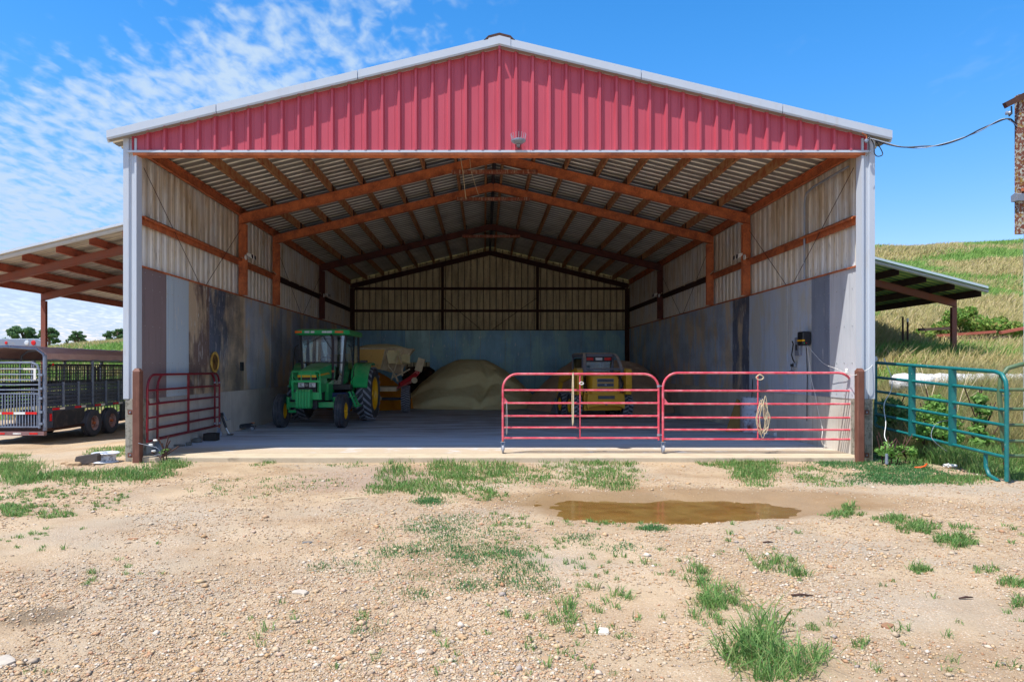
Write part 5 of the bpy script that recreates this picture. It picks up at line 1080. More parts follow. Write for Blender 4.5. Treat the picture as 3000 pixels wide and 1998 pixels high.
# ------------------------------------------------------------------ stock trailer under the open sky left of the barn
tm = mat('trailer_steel', srgb(66, 76, 102), .45, .2, [dict(s=4, lo=.45, hi=.7, c=srgb(110, 112, 120), a=.6), dict(s=12, lo=.6, hi=.72, c=srgb(90, 76, 80), a=.4)], gain=.75)
tlight = mat('trailer_grey_tube', srgb(120, 132, 152), .45, .2, [dict(s=8, lo=.5, hi=.7, c=srgb(90, 92, 104), a=.6)])
XT, YT, ZG = -11.27, 18.4, -.34
R_ = thing('stock_trailer', 'dark blue barred stock trailer with brown tarp roof and red and white tape', 'trailer', (XT-1, YT, ZG))
XLt = XT-2.05; YE = 27.2
for (x_, y_) in ((XT, YT), (XLt, YT)):
    MB().tube([(x_, y_, .02), (x_, y_, 1.95)], .05, 8).build('corner_post', tlight, R_, w=True, smooth=True)
# roof bows and tarp
def bow(y, r=.03, m_=None, inset=0):
    pts = [(XLt, y, 1.72), (XLt+.04, y, 1.98), (XLt+.22, y, 2.11), ((XT+XLt)/2, y, 2.17), (XT-.22, y, 2.11), (XT-.04, y, 1.98), (XT, y, 1.72)]
    return MB().tube(pts, r, 8).build('roof_bow', m_ or tlight, R_, smooth=True, w=True)
for y in (YT, YT+2.2, YT+4.4, YT+6.6, YE): bow(y)
tarp_m = mat('brown_tarp', srgb(158, 128, 126), .6, 0, [dict(s=3, lo=.45, hi=.7, c=srgb(176, 150, 144), a=.6)], bump=(6, .5), gain=1.3)
secs = []
for i in range(24):
    y = YT+.02+(YE-YT-.02)*i/23; w_ = .02*math.sin(i*2.3)
    secs.append([(XT+.045, y, 1.85+w_), (XT+.015, y, 2.0), (XT-.2, y, 2.15), ((XT+XLt)/2, y, 2.21+w_*.5), (XLt+.2, y, 2.15), (XLt-.015, y, 2.0), (XLt-.045, y, 1.85), (XLt-.03, y, 1.85), (XLt+.03, y, 2.0), (XLt+.21, y, 2.13), ((XT+XLt)/2, y, 2.19), (XT-.21, y, 2.13), (XT-.03, y, 2.0), (XT+.03, y, 1.85+w_)])
MB().loft(secs).build('tarp_roof', tarp_m, R_, w=True, smooth=True)
# sides
NB = 9; bay = (YE-YT)/NB
for s, xs in ((1, XT), (-1, XLt)):
    MB().box(xs-.04, xs+.04, YT, YE, .50, .60).build('bottom_rail', tm, R_, w=True); MB().box(xs-.03, xs+.03, YT, YE, 1.83, 1.88).build('top_rail', tlight, R_, w=True)
    for i in range(1, 13):
        y = YT+.05+i*.72
        if y < YE: MB().box(xs-.025 if s < 0 else xs+.0, xs+.0 if s < 0 else xs+.045, y-.025, y+.025, .55, 1.85 if i % 3 == 0 else 1.25).build('side_post', tlight, R_, w=True)
    for i in range(6): MB().box(xs-.012, xs+.012, YT+.04, YE, .62+.105*i, .70+.105*i).build('side_slat', tm, R_, w=True)
    for i in range(7): MB().tube([(xs, YT, 1.30+.085*i), (xs, YE, 1.30+.085*i)], .010, 5).build('side_bar', darksteel, R_, w=True)
    v_ = MB(); y = YT+.6
    while y < YE: v_.box(xs-.05, xs-.035, y-.008, y+.008, .6, 1.74) if s > 0 else v_.box(xs+.035, xs+.05, y-.008, y+.008, .6, 1.74); y += .11
    v_.build('upright_rods', darksteel, R_, w=True, kind='stuff')
for i in range(5):
    y = YT+.25+i*1.02; MB().box(XT+.04, XT+.046, y, y+.32, .525, .58).build('reflector_tape', redlamp, R_, w=True); MB().box(XT+.04, XT+.0455, y+.32, y+.55, .525, .58).build('reflector_tape', whitep, R_, w=True)
# skirt and fender
MB().box(XT-.02, XT+.02, YT+.1, YT+.32, .08, .50).build('lamp_panel', tm, R_, w=True); MB().box(XT+.02, XT+.035, YT+.16, YT+.25, .25, .44).build('tail_lamp', redlamp, R_, w=True, bevel=.01)
MB().prism([(YT+.34, .05), (YT+.34, .50), (YT+1.78, .50), (YT+1.78, .26), (YT+1.6, .10)], 'X', XT-.02, XT+.02).build('side_skirt', mat('dark_skirt', srgb(50, 46, 54), .4, .3, [dict(s=5, lo=.5, hi=.7, c=srgb(104, 88, 84), a=.6)]), R_, w=True)
MB().prism([(YT+3.85, .50), (YT+3.85, .0), (YT+4.1, .2), (YT+4.3, .50)], 'X', XT-.02, XT+.02).build('side_skirt', darksteel, R_, w=True)
rr = mat('rusty_rim', srgb(186, 158, 156), .6, .2, [dict(s=7, lo=.45, hi=.65, c=srgb(110, 56, 40), a=.8)], coord='obj')
tyre_t = mat('trailer_tyre', (.055, .058, .075), .8, 0, [dict(s=5, lo=.4, hi=.7, c=(.10, .095, .10), a=.6)], coord='obj')
for yy_ in (2.3, 3.28):
    wheel(R_, 'wheel', .93, yy_, .385, .24, .205, rr, 'rib', side=1, tyre_m=tyre_t, dish=.07); wheel(R_, 'wheel', -.93, yy_, .385, .24, .205, rr, 'rib', side=-1, tyre_m=tyre_t, dish=.07)
MB().box(XLt+.05, XT-.05, YT+.05, YE, -.02, .06).build('deck', rust_dark, R_, w=True)
MB().box(XLt-.02, XT+.02, YT-.08, YT+.04, -.10, .0).build('rear_bumper', mat('mauve_bumper', srgb(130, 100, 100), .6, 0, [dict(s=9, lo=.5, hi=.7, c=srgb(90, 60, 56), a=.6)]), R_, w=True)
for i in range(5): MB().box(XT-.35-i*.42, XT-.14-i*.42, YT-.086, YT-.08, -.07, -.03).build('reflector_tape', redlamp if i % 2 == 0 else whitep, R_, w=True)
# rear gate
yg = YT-.06; ga, gb = XLt+.12, XT-.10
for z in (1.60, 1.46, 1.32): MB().tube([(ga, yg, z), (gb, yg, z)], .016, 6).build('gate_rail', tlight, R_, w=True)
MB().tube([(p[0]+(ga+gb)/2-1 if False else p[0], yg, p[2]) for p in [(ga, 0, .08), (ga, 0, 1.55), (ga+.06, 0, 1.70), (ga+.2, 0, 1.76), (gb-.2, 0, 1.76), (gb-.06, 0, 1.70), (gb, 0, 1.55), (gb, 0, .08)]], .028, 8).build('rear_gate', tlight, R_, w=True, smooth=True)
for z in (1.20, 1.07, .97, .12): MB().box(ga, gb, yg-.018, yg+.018, z-.016, z+.016).build('gate_rail', tlight, R_, w=True)
n_ = 24
for i in range(n_): x_ = ga+.06+(gb-ga-.12)*i/(n_-1); MB().box(x_-.012, x_+.012, yg-.012, yg+.012, .12, .96).build('gate_bar', tlight, R_, w=True)
for i in range(7):
    xr = gb-.05-i*.30; MB().box(xr-.30, xr-.01, yg-.024, yg-.018, .44, .50).build('reflector_tape', redlamp if i % 2 == 0 else whitep, R_, w=True)
for z in (1.45, 1.1, .85, .5, .2): MB().box(XT-.10, XT-.02, yg-.03, yg+.03, z-.03, z+.03).build('gate_hinge', tlight, R_, w=True)
MB().box(gb-.14, gb-.08, yg-.03, yg-.02, 1.32, 1.62).box(gb-.40, gb-.14, yg-.03, yg-.02, 1.58, 1.62).build('white_bracket', whitep, R_, w=True)
for yi in (YT+2.9, YT+5.8):
    pts = [(p[0], yi, p[2]) for p in [(XLt+.2, 0, .06), (XLt+.2, 0, 1.55), (XLt+.4, 0, 1.70), (XT-.4, 0, 1.70), (XT-.2, 0, 1.55), (XT-.2, 0, .06)]]
    MB().tube(pts, .025, 7).build('inner_gate', darksteel, R_, w=True)
    for i in range(15): x_ = XLt+.3+i*(2.05-.6)/14; MB().box(x_-.01, x_+.01, yi-.01, yi+.01, .06, 1.68).build('inner_gate_bar', darksteel, R_, w=True)
tag_l = MB().lathe([(.001, -.02), (.03, -.015), (.035, 0)], (XT+.03, YT+.3, 1.72), 'X', 10).build('side_marker', redlamp, R_, w=True)
# lamp bar of the rig parked behind the trailer
t = thing('lamp_rack', 'grey rounded light bar with round red and clear lamps above the trailer roof', 'light bar', (-16.3, 24.5, -.3))
MB().prism([(-2.2, 2.66), (-2.2, 2.92), (1.06, 2.92), (1.20, 2.86), (1.26, 2.66)], 'Y', -.08, .08).build('bar', greysteel, t, bevel=.02)
for x_ in (-1.9, .9): MB().box(x_-.05, x_+.05, -.05, .05, .0, 2.66).build('rack_post', greysteel, t)
for x_, r__, mm in ((.95, .085, redlamp), (.72, .085, whitelamp), (.02, .05, redlamp), (-1.0, .085, redlamp)): MB().lathe([(.001, -.105), (r__*.8, -.10), (r__, -.08)], (x_, 0, 2.78), 'Y', 18).build('lamp', mm, t, smooth=True)

# ------------------------------------------------------------------ right edge: mast, gutter and shed corner, power line
YM = 11.5
def Xm(px, Y=YM): return (px-VX)*Y/FPX
lich = mat('lichen_steel', srgb(112, 62, 44), .9, 0, [dict(s=28, lo=.50, hi=.56, c=srgb(168, 172, 160), a=.95), dict(s=11, lo=.55, hi=.62, c=srgb(150, 120, 40), a=.8)], bump=(40, .6))
t = thing('power_mast', 'lichen covered steel mast with rusty cross arm at the right edge', 'mast', (Xm(2992), YM, 0))
def wz(py, Y=YM): return CAMZ-(py-VY)*Y/FPX
MB().box(Xm(2979), Xm(2998), YM-.05, YM+.05, wz(686), wz(280)).build('mast_post', lich, t, w=True)
MB().bar((Xm(2936), YM-.06, wz(314)), (Xm(3030), YM-.06, wz(266)), .07, .09).build('cross_arm', rust_dark, t, w=True)
MB().tube([(Xm(2955), YM-.06, wz(316)), (Xm(2956), YM-.06, wz(338)), (Xm(2948), YM-.06, wz(345))], .012, 6).build('hook', darksteel, t, w=True)
MB().lathe([(.02, -.04), (.035, -.03), (.02, -.01), (.035, .01), (.02, .03)], (Xm(2946), YM-.06, wz(336)), 'X', 12, caps=True).build('insulator', greysteel, t, w=True, smooth=True)
t = thing('neighbouring_shed', 'corner of a pale blue sided shed with grey gutter at the right edge', 'shed', (Xm(2999)+1, YM+.3, 0))
xs_ = Xm(2999, YM+.12)
MB().prism([(xs_, YM+.12), (xs_+3, YM+.12), (xs_+6.4, YM+4), (xs_+3.4, YM+4)], 'Z', wz(1240), wz(640)).build('siding', mat('pale_siding', srgb(176, 192, 214), .6), t, w=True)
MB().prism([(xs_+.1, YM+.16), (xs_+3, YM+.16), (xs_+6.4, YM+3.9), (xs_+3.5, YM+3.9)], 'Z', -.3, wz(1240)).build('footing', pier_conc, t, w=True)
MB().prism([(0, 0), (.13, 0), (.14, .10), (.05, .13), (-.02, .10)], 'X', 0, 3).xf(Matrix.Translation((Xm(2966), YM-.1, wz(592)))).build('gutter', greysteel, t, w=True)
MB().prism([(Xm(2966)+.05, YM-.12), (xs_+3, YM-.12), (xs_+6.4, YM+4), (xs_+3.4, YM+4)], 'Z', wz(565), wz(556)).build('roof', rust, t, w=True)
A_ = W(2543, 402, 12.95); B_ = W(2940, 350, YM-.06)
for k, (off, lab) in enumerate((((0, 0), 'thick black power cable sagging from the barn corner to the mast'), ((.012, -.02), 'pale second strand twisted with the black power cable'))):
    pts = []
    for i, (px, py) in enumerate(((2543, 402), (2580, 416), (2640, 431), (2700, 432), (2760, 424), (2820, 405), (2870, 383), (2915, 360), (2945, 349), (2965, 355), (2980, 374))):
        Yi = 12.95+(YM-12.95)*(px-2543)/437; p = W(px, py, Yi); pts.append(p+Vector((0, .012*math.sin(i*2.1+k*3.1), .014*math.cos(i*2.1+k*3.1))))
    cable(pts, .012 if k == 0 else .008, black_p if k == 0 else greysteel, lab, 'power cable', 'power_cable')
t = thing('service_knob', 'rusty cable anchor and knob on the top right corner of the barn', 'cable anchor', tuple(W(2540, 400, 12.97)))
MB().tube([(-.09, 0, .06), (-.02, 0, .02), (.0, 0, -.06)], .012, 6).build('anchor_hook', rust, t); MB().lathe([(.001, -.03), (.035, -.02), (.04, 0), (.02, .02)], (-.02, -.02, -.09), 'Y', 12).build('knob', greysteel, t, smooth=True)
cable([W(2546, 404, 12.93), W(2560, 408, 12.93), W(2575, 428, 12.93), W(2586, 452, 12.93), W(2572, 459, 12.93), W(2562, 450, 12.93), W(2560, 425, 12.93), W(2552, 408, 12.93)], .009, black_p, 'loop of spare black cable hanging at the top right barn corner')
cable([W(2540, 404, 12.93), W(2546, 420, 12.93), W(2548, 440, 12.93), W(2538, 458, 12.93)], .005, darksteel, 'thin wire tail hanging down the top of the right corner trim', 'wire')

# ------------------------------------------------------------------ vegetation and gravel
def TZ(x, y): return float(terrain(x, y))
def gpts(px, py):   # photo pixels (3000 wide) -> ground points
    Y = (CAMZ+.085)*FPX/(py-VY); X = (px-VX)*Y/FPX; return X, Y
def blades(name, X, Y, Z, H, Wd, lean, m, kind='stuff', parent=None, az=None):
    n = len(X); az = RNG.random(n)*2*np.pi if az is None else az; ba = RNG.random(n)*2*np.pi
    dx_, dy_ = np.cos(az), np.sin(az); wx, wy = np.cos(ba)*Wd/2, np.sin(ba)*Wd/2
    L1 = lean*.35*H; L2 = lean*H
    P = np.zeros((n, 5, 3))
    P[:, 0] = np.stack([X-wx, Y-wy, Z-.01], -1); P[:, 1] = np.stack([X+wx, Y+wy, Z-.01], -1)
    P[:, 2] = np.stack([X+dx_*L1+wx*.8, Y+dy_*L1+wy*.8, Z+H*.55], -1); P[:, 3] = np.stack([X+dx_*L1-wx*.8, Y+dy_*L1-wy*.8, Z+H*.55], -1)
    P[:, 4] = np.stack([X+dx_*L2, Y+dy_*L2, Z+H*np.sqrt(np.clip(1-lean**2*.55, .05, 1))], -1)
    b = (np.arange(n)*5)[:, None]
    q = b+np.array([0, 1, 2, 3]); t = b+np.array([3, 2, 4])
    return npmesh(name, P.reshape(-1, 3), q, m, tris=t, kind=kind, parent=parent)
def leafmat(name, cols, r=.6, tr=.25):
    M = mat(name, cols[0], r, 0, island=cols[1:], spec=.25); b = M.node_tree.nodes['Principled BSDF']
    t = M.node_tree; N, L = t.nodes, t.links; tl = N.new('ShaderNodeBsdfTranslucent'); mx_ = N.new('ShaderNodeMixShader'); mx_.inputs[0].default_value = tr
    src = b.inputs['Base Color'].links[0].from_socket; L.new(src, tl.inputs[0]); L.new(b.outputs[0], mx_.inputs[1]); L.new(tl.outputs[0], mx_.inputs[2]); L.new(mx_.outputs[0], N['Material Output'].inputs[0]); return M
grass_b = leafmat('fresh_grass', [srgb(104, 146, 72), srgb(122, 160, 86), srgb(84, 126, 64), srgb(146, 172, 104), srgb(108, 146, 80), srgb(92, 134, 70), srgb(188, 172, 122)], tr=.4)
grass_d = leafmat('low_dark_grass', [srgb(76, 124, 72), srgb(90, 136, 78), srgb(66, 112, 66), srgb(106, 146, 90)], tr=.4)
grass_y = leafmat('dry_grass', [srgb(188, 172, 126), srgb(156, 158, 100), srgb(204, 186, 144), srgb(138, 150, 88), srgb(178, 158, 122)], tr=.35)
grass_h = leafmat('hill_grass', [srgb(196, 176, 128), srgb(170, 164, 102), srgb(206, 186, 146), srgb(156, 156, 92), srgb(190, 170, 118)], tr=.35)
grass_g = leafmat('lush_grass', [srgb(124, 160, 76), srgb(140, 174, 88), srgb(108, 148, 70), srgb(156, 180, 100)], tr=.4)
# (centre x, centre y, half width, half height) in display pixels (2354 wide), tufts, blade height, kind
PATCH = [
 (50, 1085, 75, 26, 420, .20, 'b'), (190, 1097, 170, 15, 700, .12, 'b'), (390, 1062, 60, 16, 420, .13, 'b'), (320, 1088, 80, 12, 240, .10, 'b'), (250, 1038, 60, 14, 160, .10, 'b'), (30, 1040, 40, 12, 60, .10, 'b'),
 (60, 1150, 110, 34, 420, .055, 'b'), (200, 1140, 150, 40, 260, .045, 'b'), (120, 1184, 60, 6, 70, .06, 'b'), (30, 1176, 40, 12, 90, .07, 'b'),
 (600, 1060, 30, 10, 50, .08, 'b'), (470, 1052, 60, 4, 60, .06, 'b'), (560, 1120, 120, 22, 60, .05, 'b'), (800, 1060, 50, 14, 60, .07, 'b'), (700, 1110, 90, 20, 50, .05, 'b'), (820, 1045, 60, 4, 40, .05, 'b'),
 (920, 1085, 50, 50, 330, .13, 'b'), (1010, 1110, 110, 40, 520, .10, 'b'), (1090, 1075, 110, 32, 640, .12, 'b'), (1180, 1095, 90, 20, 200, .08, 'b'), (960, 1045, 130, 6, 120, .06, 'b'), (990, 1152, 35, 8, 110, .05, 'd'), (1110, 1140, 50, 16, 120, .07, 'b'), (870, 1125, 30, 14, 80, .06, 'b'),
 (1350, 1062, 110, 20, 520, .10, 'b'), (1390, 1092, 80, 32, 380, .09, 'b'), (1420, 1118, 40, 14, 90, .07, 'b'), (1290, 1100, 60, 18, 80, .06, 'b'),
 (1700, 1060, 90, 20, 480, .10, 'b'), (1740, 1090, 55, 28, 420, .11, 'b'), (1850, 1090, 60, 18, 150, .07, 'b'), (1900, 1110, 60, 10, 70, .05, 'b'), (1640, 1060, 40, 12, 80, .07, 'b'),
 (2000, 1060, 130, 26, 1500, .065, 'd'), (2090, 1095, 150, 24, 1500, .06, 'd'), (1920, 1055, 60, 14, 400, .07, 'd'), (2200, 1105, 90, 14, 500, .08, 'b'),
 (2040, 1020, 35, 16, 240, .26, 'b'), (2110, 1050, 50, 20, 260, .20, 'b'), (2280, 1070, 80, 26, 560, .22, 'b'), (2240, 1045, 60, 20, 260, .20, 'b'), (2330, 1090, 40, 16, 160, .16, 'b'),
 (1100, 1240, 110, 45, 210, .035, 'd'), (1120, 1300, 120, 50, 190, .04, 'd'), (1030, 1215, 70, 35, 100, .03, 'd'), (1010, 1230, 40, 40, 110, .035, 'd'), (1180, 1200, 90, 20, 90, .05, 'b'), (1060, 1280, 35, 30, 60, .04, 'd'), (1230, 1265, 140, 35, 60, .05, 'b'), (1300, 1300, 160, 40, 50, .05, 'b'), (1210, 1345, 60, 20, 45, .05, 'd'),
 (900, 1280, 130, 100, 34, .035, 'd'), (820, 1300, 50, 20, 14, .04, 'd'), (735, 1302, 14, 6, 14, .045, 'd'), (965, 1365, 16, 6, 16, .05, 'd'), (1010, 1340, 120, 30, 18, .045, 'd'), (825, 1415, 14, 8, 12, .06, 'b'), (840, 1450, 30, 10, 10, .05, 'd'),
 (1500, 1213, 26, 6, 60, .05, 'd'), (1060, 1195, 120, 14, 60, .04, 'd'), (960, 1215, 24, 8, 26, .04, 'd'), (890, 1270, 30, 6, 20, .04, 'd'), (960, 1265, 40, 20, 50, .04, 'd'), (1160, 1270, 60, 14, 60, .04, 'd'), (1200, 1310, 50, 26, 50, .05, 'd'), (1090, 1345, 40, 14, 50, .04, 'd'), (905, 1262, 16, 5, 16, .05, 'd'), (1420, 1260, 60, 10, 24, .05, 'd'), (1330, 1240, 40, 8, 24, .05, 'd'), (1440, 1210, 80, 18, 26, .05, 'b'), (1350, 1200, 60, 10, 30, .06, 'b'),
 (1370, 1370, 60, 30, 34, .08, 'b'), (1290, 1410, 30, 46, 40, .09, 'b'), (1430, 1400, 90, 60, 28, .07, 'b'), (1330, 1460, 90, 60, 26, .06, 'b'), (1480, 1300, 110, 40, 26, .05, 'b'), (1200, 1420, 120, 70, 22, .05, 'b'), (1110, 1460, 160, 60, 14, .05, 'b'), (1240, 1530, 300, 34, 22, .05, 'b'), (900, 1500, 300, 60, 12, .05, 'b'), (60, 1545, 60, 12, 4, .05, 'b'),
 (1600, 1330, 26, 22, 40, .09, 'b'), (1650, 1375, 50, 26, 60, .10, 'b'), (1625, 1420, 36, 22, 22, .07, 'b'), (1780, 1300, 50, 18, 56, .09, 'b'), (1835, 1330, 22, 12, 14, .08, 'b'),
 (1940, 1186, 45, 8, 70, .07, 'b'), (2050, 1200, 50, 10, 80, .07, 'b'), (2110, 1220, 50, 14, 130, .07, 'b'), (2190, 1250, 50, 14, 120, .08, 'b'), (2250, 1230, 100, 22, 50, .06, 'b'), (2110, 1312, 26, 7, 44, .07, 'b'), (2265, 1312, 28, 7, 40, .07, 'b'), (2330, 1345, 30, 10, 34, .07, 'b'), (1950, 1170, 16, 6, 20, .10, 'b'), (2345, 1390, 14, 14, 20, .08, 'b'),
 (1750, 1480, 60, 48, 200, .20, 'b'), (1700, 1500, 40, 40, 80, .15, 'b'), (1840, 1520, 60, 40, 110, .15, 'b'), (1780, 1550, 90, 22, 60, .10, 'b'), (1660, 1395, 60, 14, 30, .08, 'b'), (1985, 1490, 16, 8, 14, .06, 'b'), (1890, 1445, 30, 10, 14, .06, 'b'), (2060, 1430, 260, 90, 26, .05, 'b'), (2150, 1540, 180, 30, 18, .06, 'b'),
 (300, 1320, 280, 120, 26, .05, 'b'), (60, 1240, 60, 30, 26, .04, 'b'), (250, 1330, 90, 20, 14, .05, 'b'), (600, 1440, 160, 60, 14, .05, 'b'), (1700, 1240, 200, 60, 26, .05, 'b'),
]
acc = {'b': [[], [], [], []], 'd': [[], [], [], []]}
for (cx_, cy_, rx, ry, n_, h, kd) in PATCH:
    big = cy_ > 1250 and n_ > 70; n_ = int(n_*(.42 if big else .8)*(1.25 if (kd == 'd' and 1180 < cy_ < 1400) else 1)); h = h*1.15 if cy_ > 1150 else h
    k = 1.2744; sc = 1.0
    r = np.sqrt(RNG.random(n_))*(1+.35*(RNG.random(n_)-.3)); a = RNG.random(n_)*2*np.pi
    px = (cx_+rx*r*np.cos(a))*k; py = np.maximum((cy_+ry*r*np.sin(a))*k, 1160)
    X, Y = gpts(px, py)
    e_ = np.hypot((px/k-cx_)/rx, (py/k-cy_)/ry)
    dense = fbm(X*2.6, Y*2.6, 4)+.25*RNG.random(len(X))-.28*e_**2 > (.44 if n_ > 200 else (.40 if kd == 'd' else .25) if n_ > 60 else .05)
    X, Y = X[dense], Y[dense]
    ok = ~((Y > 12.98) & (X > -6.66) & (X < 7.2)); X, Y = X[ok], Y[ok]
    yard = cy_ > 1125 and kd == 'b'
    if yard: q_ = RNG.random(len(X)) < (.34 if big else .5); X, Y = X[q_], Y[q_]; e_ok = e_[dense][ok][q_]
    else: e_ok = e_[dense][ok]
    nb = (18 if big else 13) if yard else 8 if h < .1 else 9
    hc = .45+.8*RNG.random(len(X))**1.5
    sp = (.03+.28*h if kd == 'b' else .06)*(.35 if yard else 1)
    for _ in range(nb):
        acc[kd][0].append(X+RNG.normal(0, sp, len(X))); acc[kd][1].append(Y+RNG.normal(0, sp, len(X)))
        acc[kd][2].append(h*(1.25 if yard else 1)*hc*(.5+.7*RNG.random(len(X)))*(1.1-.35*np.minimum(e_ok, 1.3))); acc[kd][3].append(np.full(len(X), .62+.35*(kd == 'd')+.35*yard))
for kd, nm, mm in (('b', 'grass_tufts', grass_b), ('d', 'low_grass', grass_d)):
    X, Y, H, Ln = [np.concatenate(a) for a in acc[kd]]
    wd = np.clip(.0010*Y+.02*H, .003, .012)
    blades(nm, X, Y, terrain(X, Y), H, wd, np.clip(Ln*(.3+1.3*RNG.random(len(X))), 0, 1.35), mm)
    tag(bpy.data.objects[nm], 'bright green grass tufts growing on the gravel yard' if kd == 'b' else 'low dark green mats of grass on the gravel yard', 'grass')
# gravel
N_ = 170000
Y = 1/(1/12.9+(1/3.3-1/12.9)*RNG.random(N_)**.9); X = (RNG.random(N_)*1.46-.69)*Y*1.0
X = X*1.0
msk = fbm(X*.9+5, Y*.9, 4); keep = (msk+RNG.random(N_)*.35 > .63) ; X, Y = X[keep], Y[keep]
wetd = (((X-2.75)/2.4)**2+((Y-9.1)/1.0)**2 < 1) & (RNG.random(len(X)) > .05); X, Y = X[~wetd], Y[~wetd]
n = len(X); R0 = .0034*np.exp(RNG.normal(0, .6, n))+.0006*Y; big_ = RNG.random(n) < .010; R0[big_] *= 2.4; R0 = np.minimum(R0, .035)
dirs = np.array([(1, 0, 0), (0, 1, 0), (-1, 0, 0), (0, -1, 0), (0, 0, 1), (0, 0, -1)], float)
V = dirs[None]*(1+.45*(RNG.random((n, 6, 1))-.5))+.35*(RNG.random((n, 6, 3))-.5)
V[:, :, 2] *= .62; a = RNG.random(n)*2*np.pi; ca, sa = np.cos(a)[:, None], np.sin(a)[:, None]; el = 1+.6*RNG.random((n, 1))
vx = V[:, :, 0]*el; V = np.stack([vx*ca-V[:, :, 1]*sa, vx*sa+V[:, :, 1]*ca, V[:, :, 2]], -1)*R0[:, None, None]
V += np.stack([X, Y, terrain(X, Y)+R0*.22], -1)[:, None]
F = np.array([(0, 1, 4), (1, 2, 4), (2, 3, 4), (3, 0, 4), (1, 0, 5), (2, 1, 5), (3, 2, 5), (0, 3, 5)])
tr = (np.arange(n)*6)[:, None, None]+F[None]
stone_i = mat('gravel_stones', srgb(198, 170, 132), .85, 0, island=[srgb(168, 134, 98), srgb(200, 182, 154), srgb(156, 134, 112), srgb(192, 156, 112), srgb(206, 194, 176), srgb(172, 126, 92), srgb(186, 162, 130), srgb(158, 146, 136)], spec=.3)
tag(npmesh('gravel', V.reshape(-1, 3), None, stone_i, tris=tr.reshape(-1, 3), kind='stuff'), 'loose tan and grey pebbles strewn over the yard', 'gravel')
# bigger single stones in the yard
for i, (px, py, w_, lab) in enumerate(((900, 1478+110, .10, 'dark brown stone low in the left yard'), (2600, 1835, .10, 'flat brown stone lying in the sandy right yard'), (1768, 1848, .11, 'white flat stone near the lower middle tufts'), (790, 1730, .12, 'pale grey stone in the left middle of the yard'), (880, 1735, .13, 'pale stone beside the sandy strip in the yard'), (690, 1828, .10, 'grey stone among gravel at the lower left'), (1232, 1905, .08, 'tan block of stone near the bottom middle'), (1605, 1930, .09, 'cream stone at the bottom edge of the yard'), (10, 1940, .16, 'large pale stone at the lower left corner'), (390, 1582, .10, 'brown stone left of the yard middle'), (1070, 1700, .07, 'rusty brown stone among the dark grass mats'))):
    x_, y_ = gpts(px, py); rock('stone', lab, 'stone', (x_, y_, TZ(x_, y_)-.008), (w_, w_*.65, w_*.22), {2: mat('chalk_stone', srgb(214, 206, 190), .9, 0, [dict(s=16, lo=.4, hi=.7, c=srgb(176, 160, 138), a=.8)]), 0: stone_m, 1: mat('brown_stone', srgb(150, 110, 80), .9), 9: mat('brown_stone', srgb(150, 110, 80), .9), 10: mat('brown_stone', srgb(150, 110, 80), .9)}.get(i, sand_stone if i % 2 else mat('pale_stone', srgb(186, 174, 156), .9, 0, [dict(s=20, lo=.4, hi=.7, c=srgb(170, 160, 148), a=.7)])), 40+i, rz=i*.7)
# sticks and twigs
for i, (px, py, l, az, lab) in enumerate(((1035, 1464, .32, .25, 'pale stick lying on gravel left of the green patch'), (2350, 1752, .16, -.1, 'thin twig lying on the sandy right yard'), (2830, 1760, .12, .2, 'short bark chip at the right of the yard'), (2250, 1590, .10, 0, 'small brown chip behind the sandy right yard'))):
    x_, y_ = gpts(px, py); z = TZ(x_, y_)+.012; tag(MB().tube([(x_-l/2*math.cos(az), y_-l/2*math.sin(az), z), (x_, y_, z+.006), (x_+l/2*math.cos(az), y_+l/2*math.sin(az), z)], [.006, .009, .004], 5).build('stick', rope_m if i == 0 else rust_dark, smooth='all'), lab, 'stick')
# hill: grass stems wherever the slope can be seen
def field(n, x0, x1, y0, y1, cond):
    X = x0+(x1-x0)*RNG.random(n); Y = y0+(y1-y0)*RNG.random(n)**1.0; k = cond(X, Y); return X[k], Y[k]
vis = lambda X, Y: (X/Y > .535) & (X/Y < .80)
X, Y = field(420000, 7, 44, 13.6, 52, lambda X, Y: vis(X, Y) & (fbm(X*.5, Y*.5, 3) > .3) & (X > 7.9))
wd = .006+.0011*Y; H = (.16+.30*RNG.random(len(X)))*(1+.7*(Y < 22))*(.6+.8*fbm(X*.3, Y*.3, 2))
gsel = (fbm(X*.22+3, Y*.5, 4)+.12*RNG.random(len(X))) > .59
blades('hill_grass', X[~gsel], Y[~gsel], terrain(X, Y)[~gsel], H[~gsel], wd[~gsel], .3+.5*RNG.random((~gsel).sum()), grass_h, az=RNG.normal(.3, .9, (~gsel).sum()))
blades('green_hill_grass', X[gsel], Y[gsel], terrain(X, Y)[gsel], H[gsel]*.9, wd[gsel], .3+.5*RNG.random(gsel.sum()), grass_g, az=RNG.normal(.3, .9, gsel.sum()))
tag(bpy.data.objects['hill_grass'], 'dry tan grass covering the hillside right of the barn', 'grass'); tag(bpy.data.objects['green_hill_grass'], 'greener grass patches on the hillside right of the barn', 'grass')
X, Y = field(60000, 7.9, 15, 13.4, 19, lambda X, Y: (X/Y > .53) & (X/Y < .8) & ((X-8.0)+(Y-13.4)*.6 > .2)); blades('tall_dry_grass', X, Y, terrain(X, Y), .30+.55*RNG.random(len(X)), np.full(len(X), .010), .25+.4*RNG.random(len(X)), grass_y)
tag(bpy.data.objects['tall_dry_grass'], 'tall dry weeds and grass behind the teal gate', 'grass')
X, Y = field(14000, 7.9, 10.2, 10.9, 14.2, lambda X, Y: (X > 7.95+.1*(Y < 11.5)) & (fbm(X*2, Y*2, 2) > .42)); blades('green_verge', X, Y, terrain(X, Y), .10+.35*RNG.random(len(X))*sstep(Y, 10.9, 12.5), np.full(len(X), .011), .3+.5*RNG.random(len(X)), grass_b)
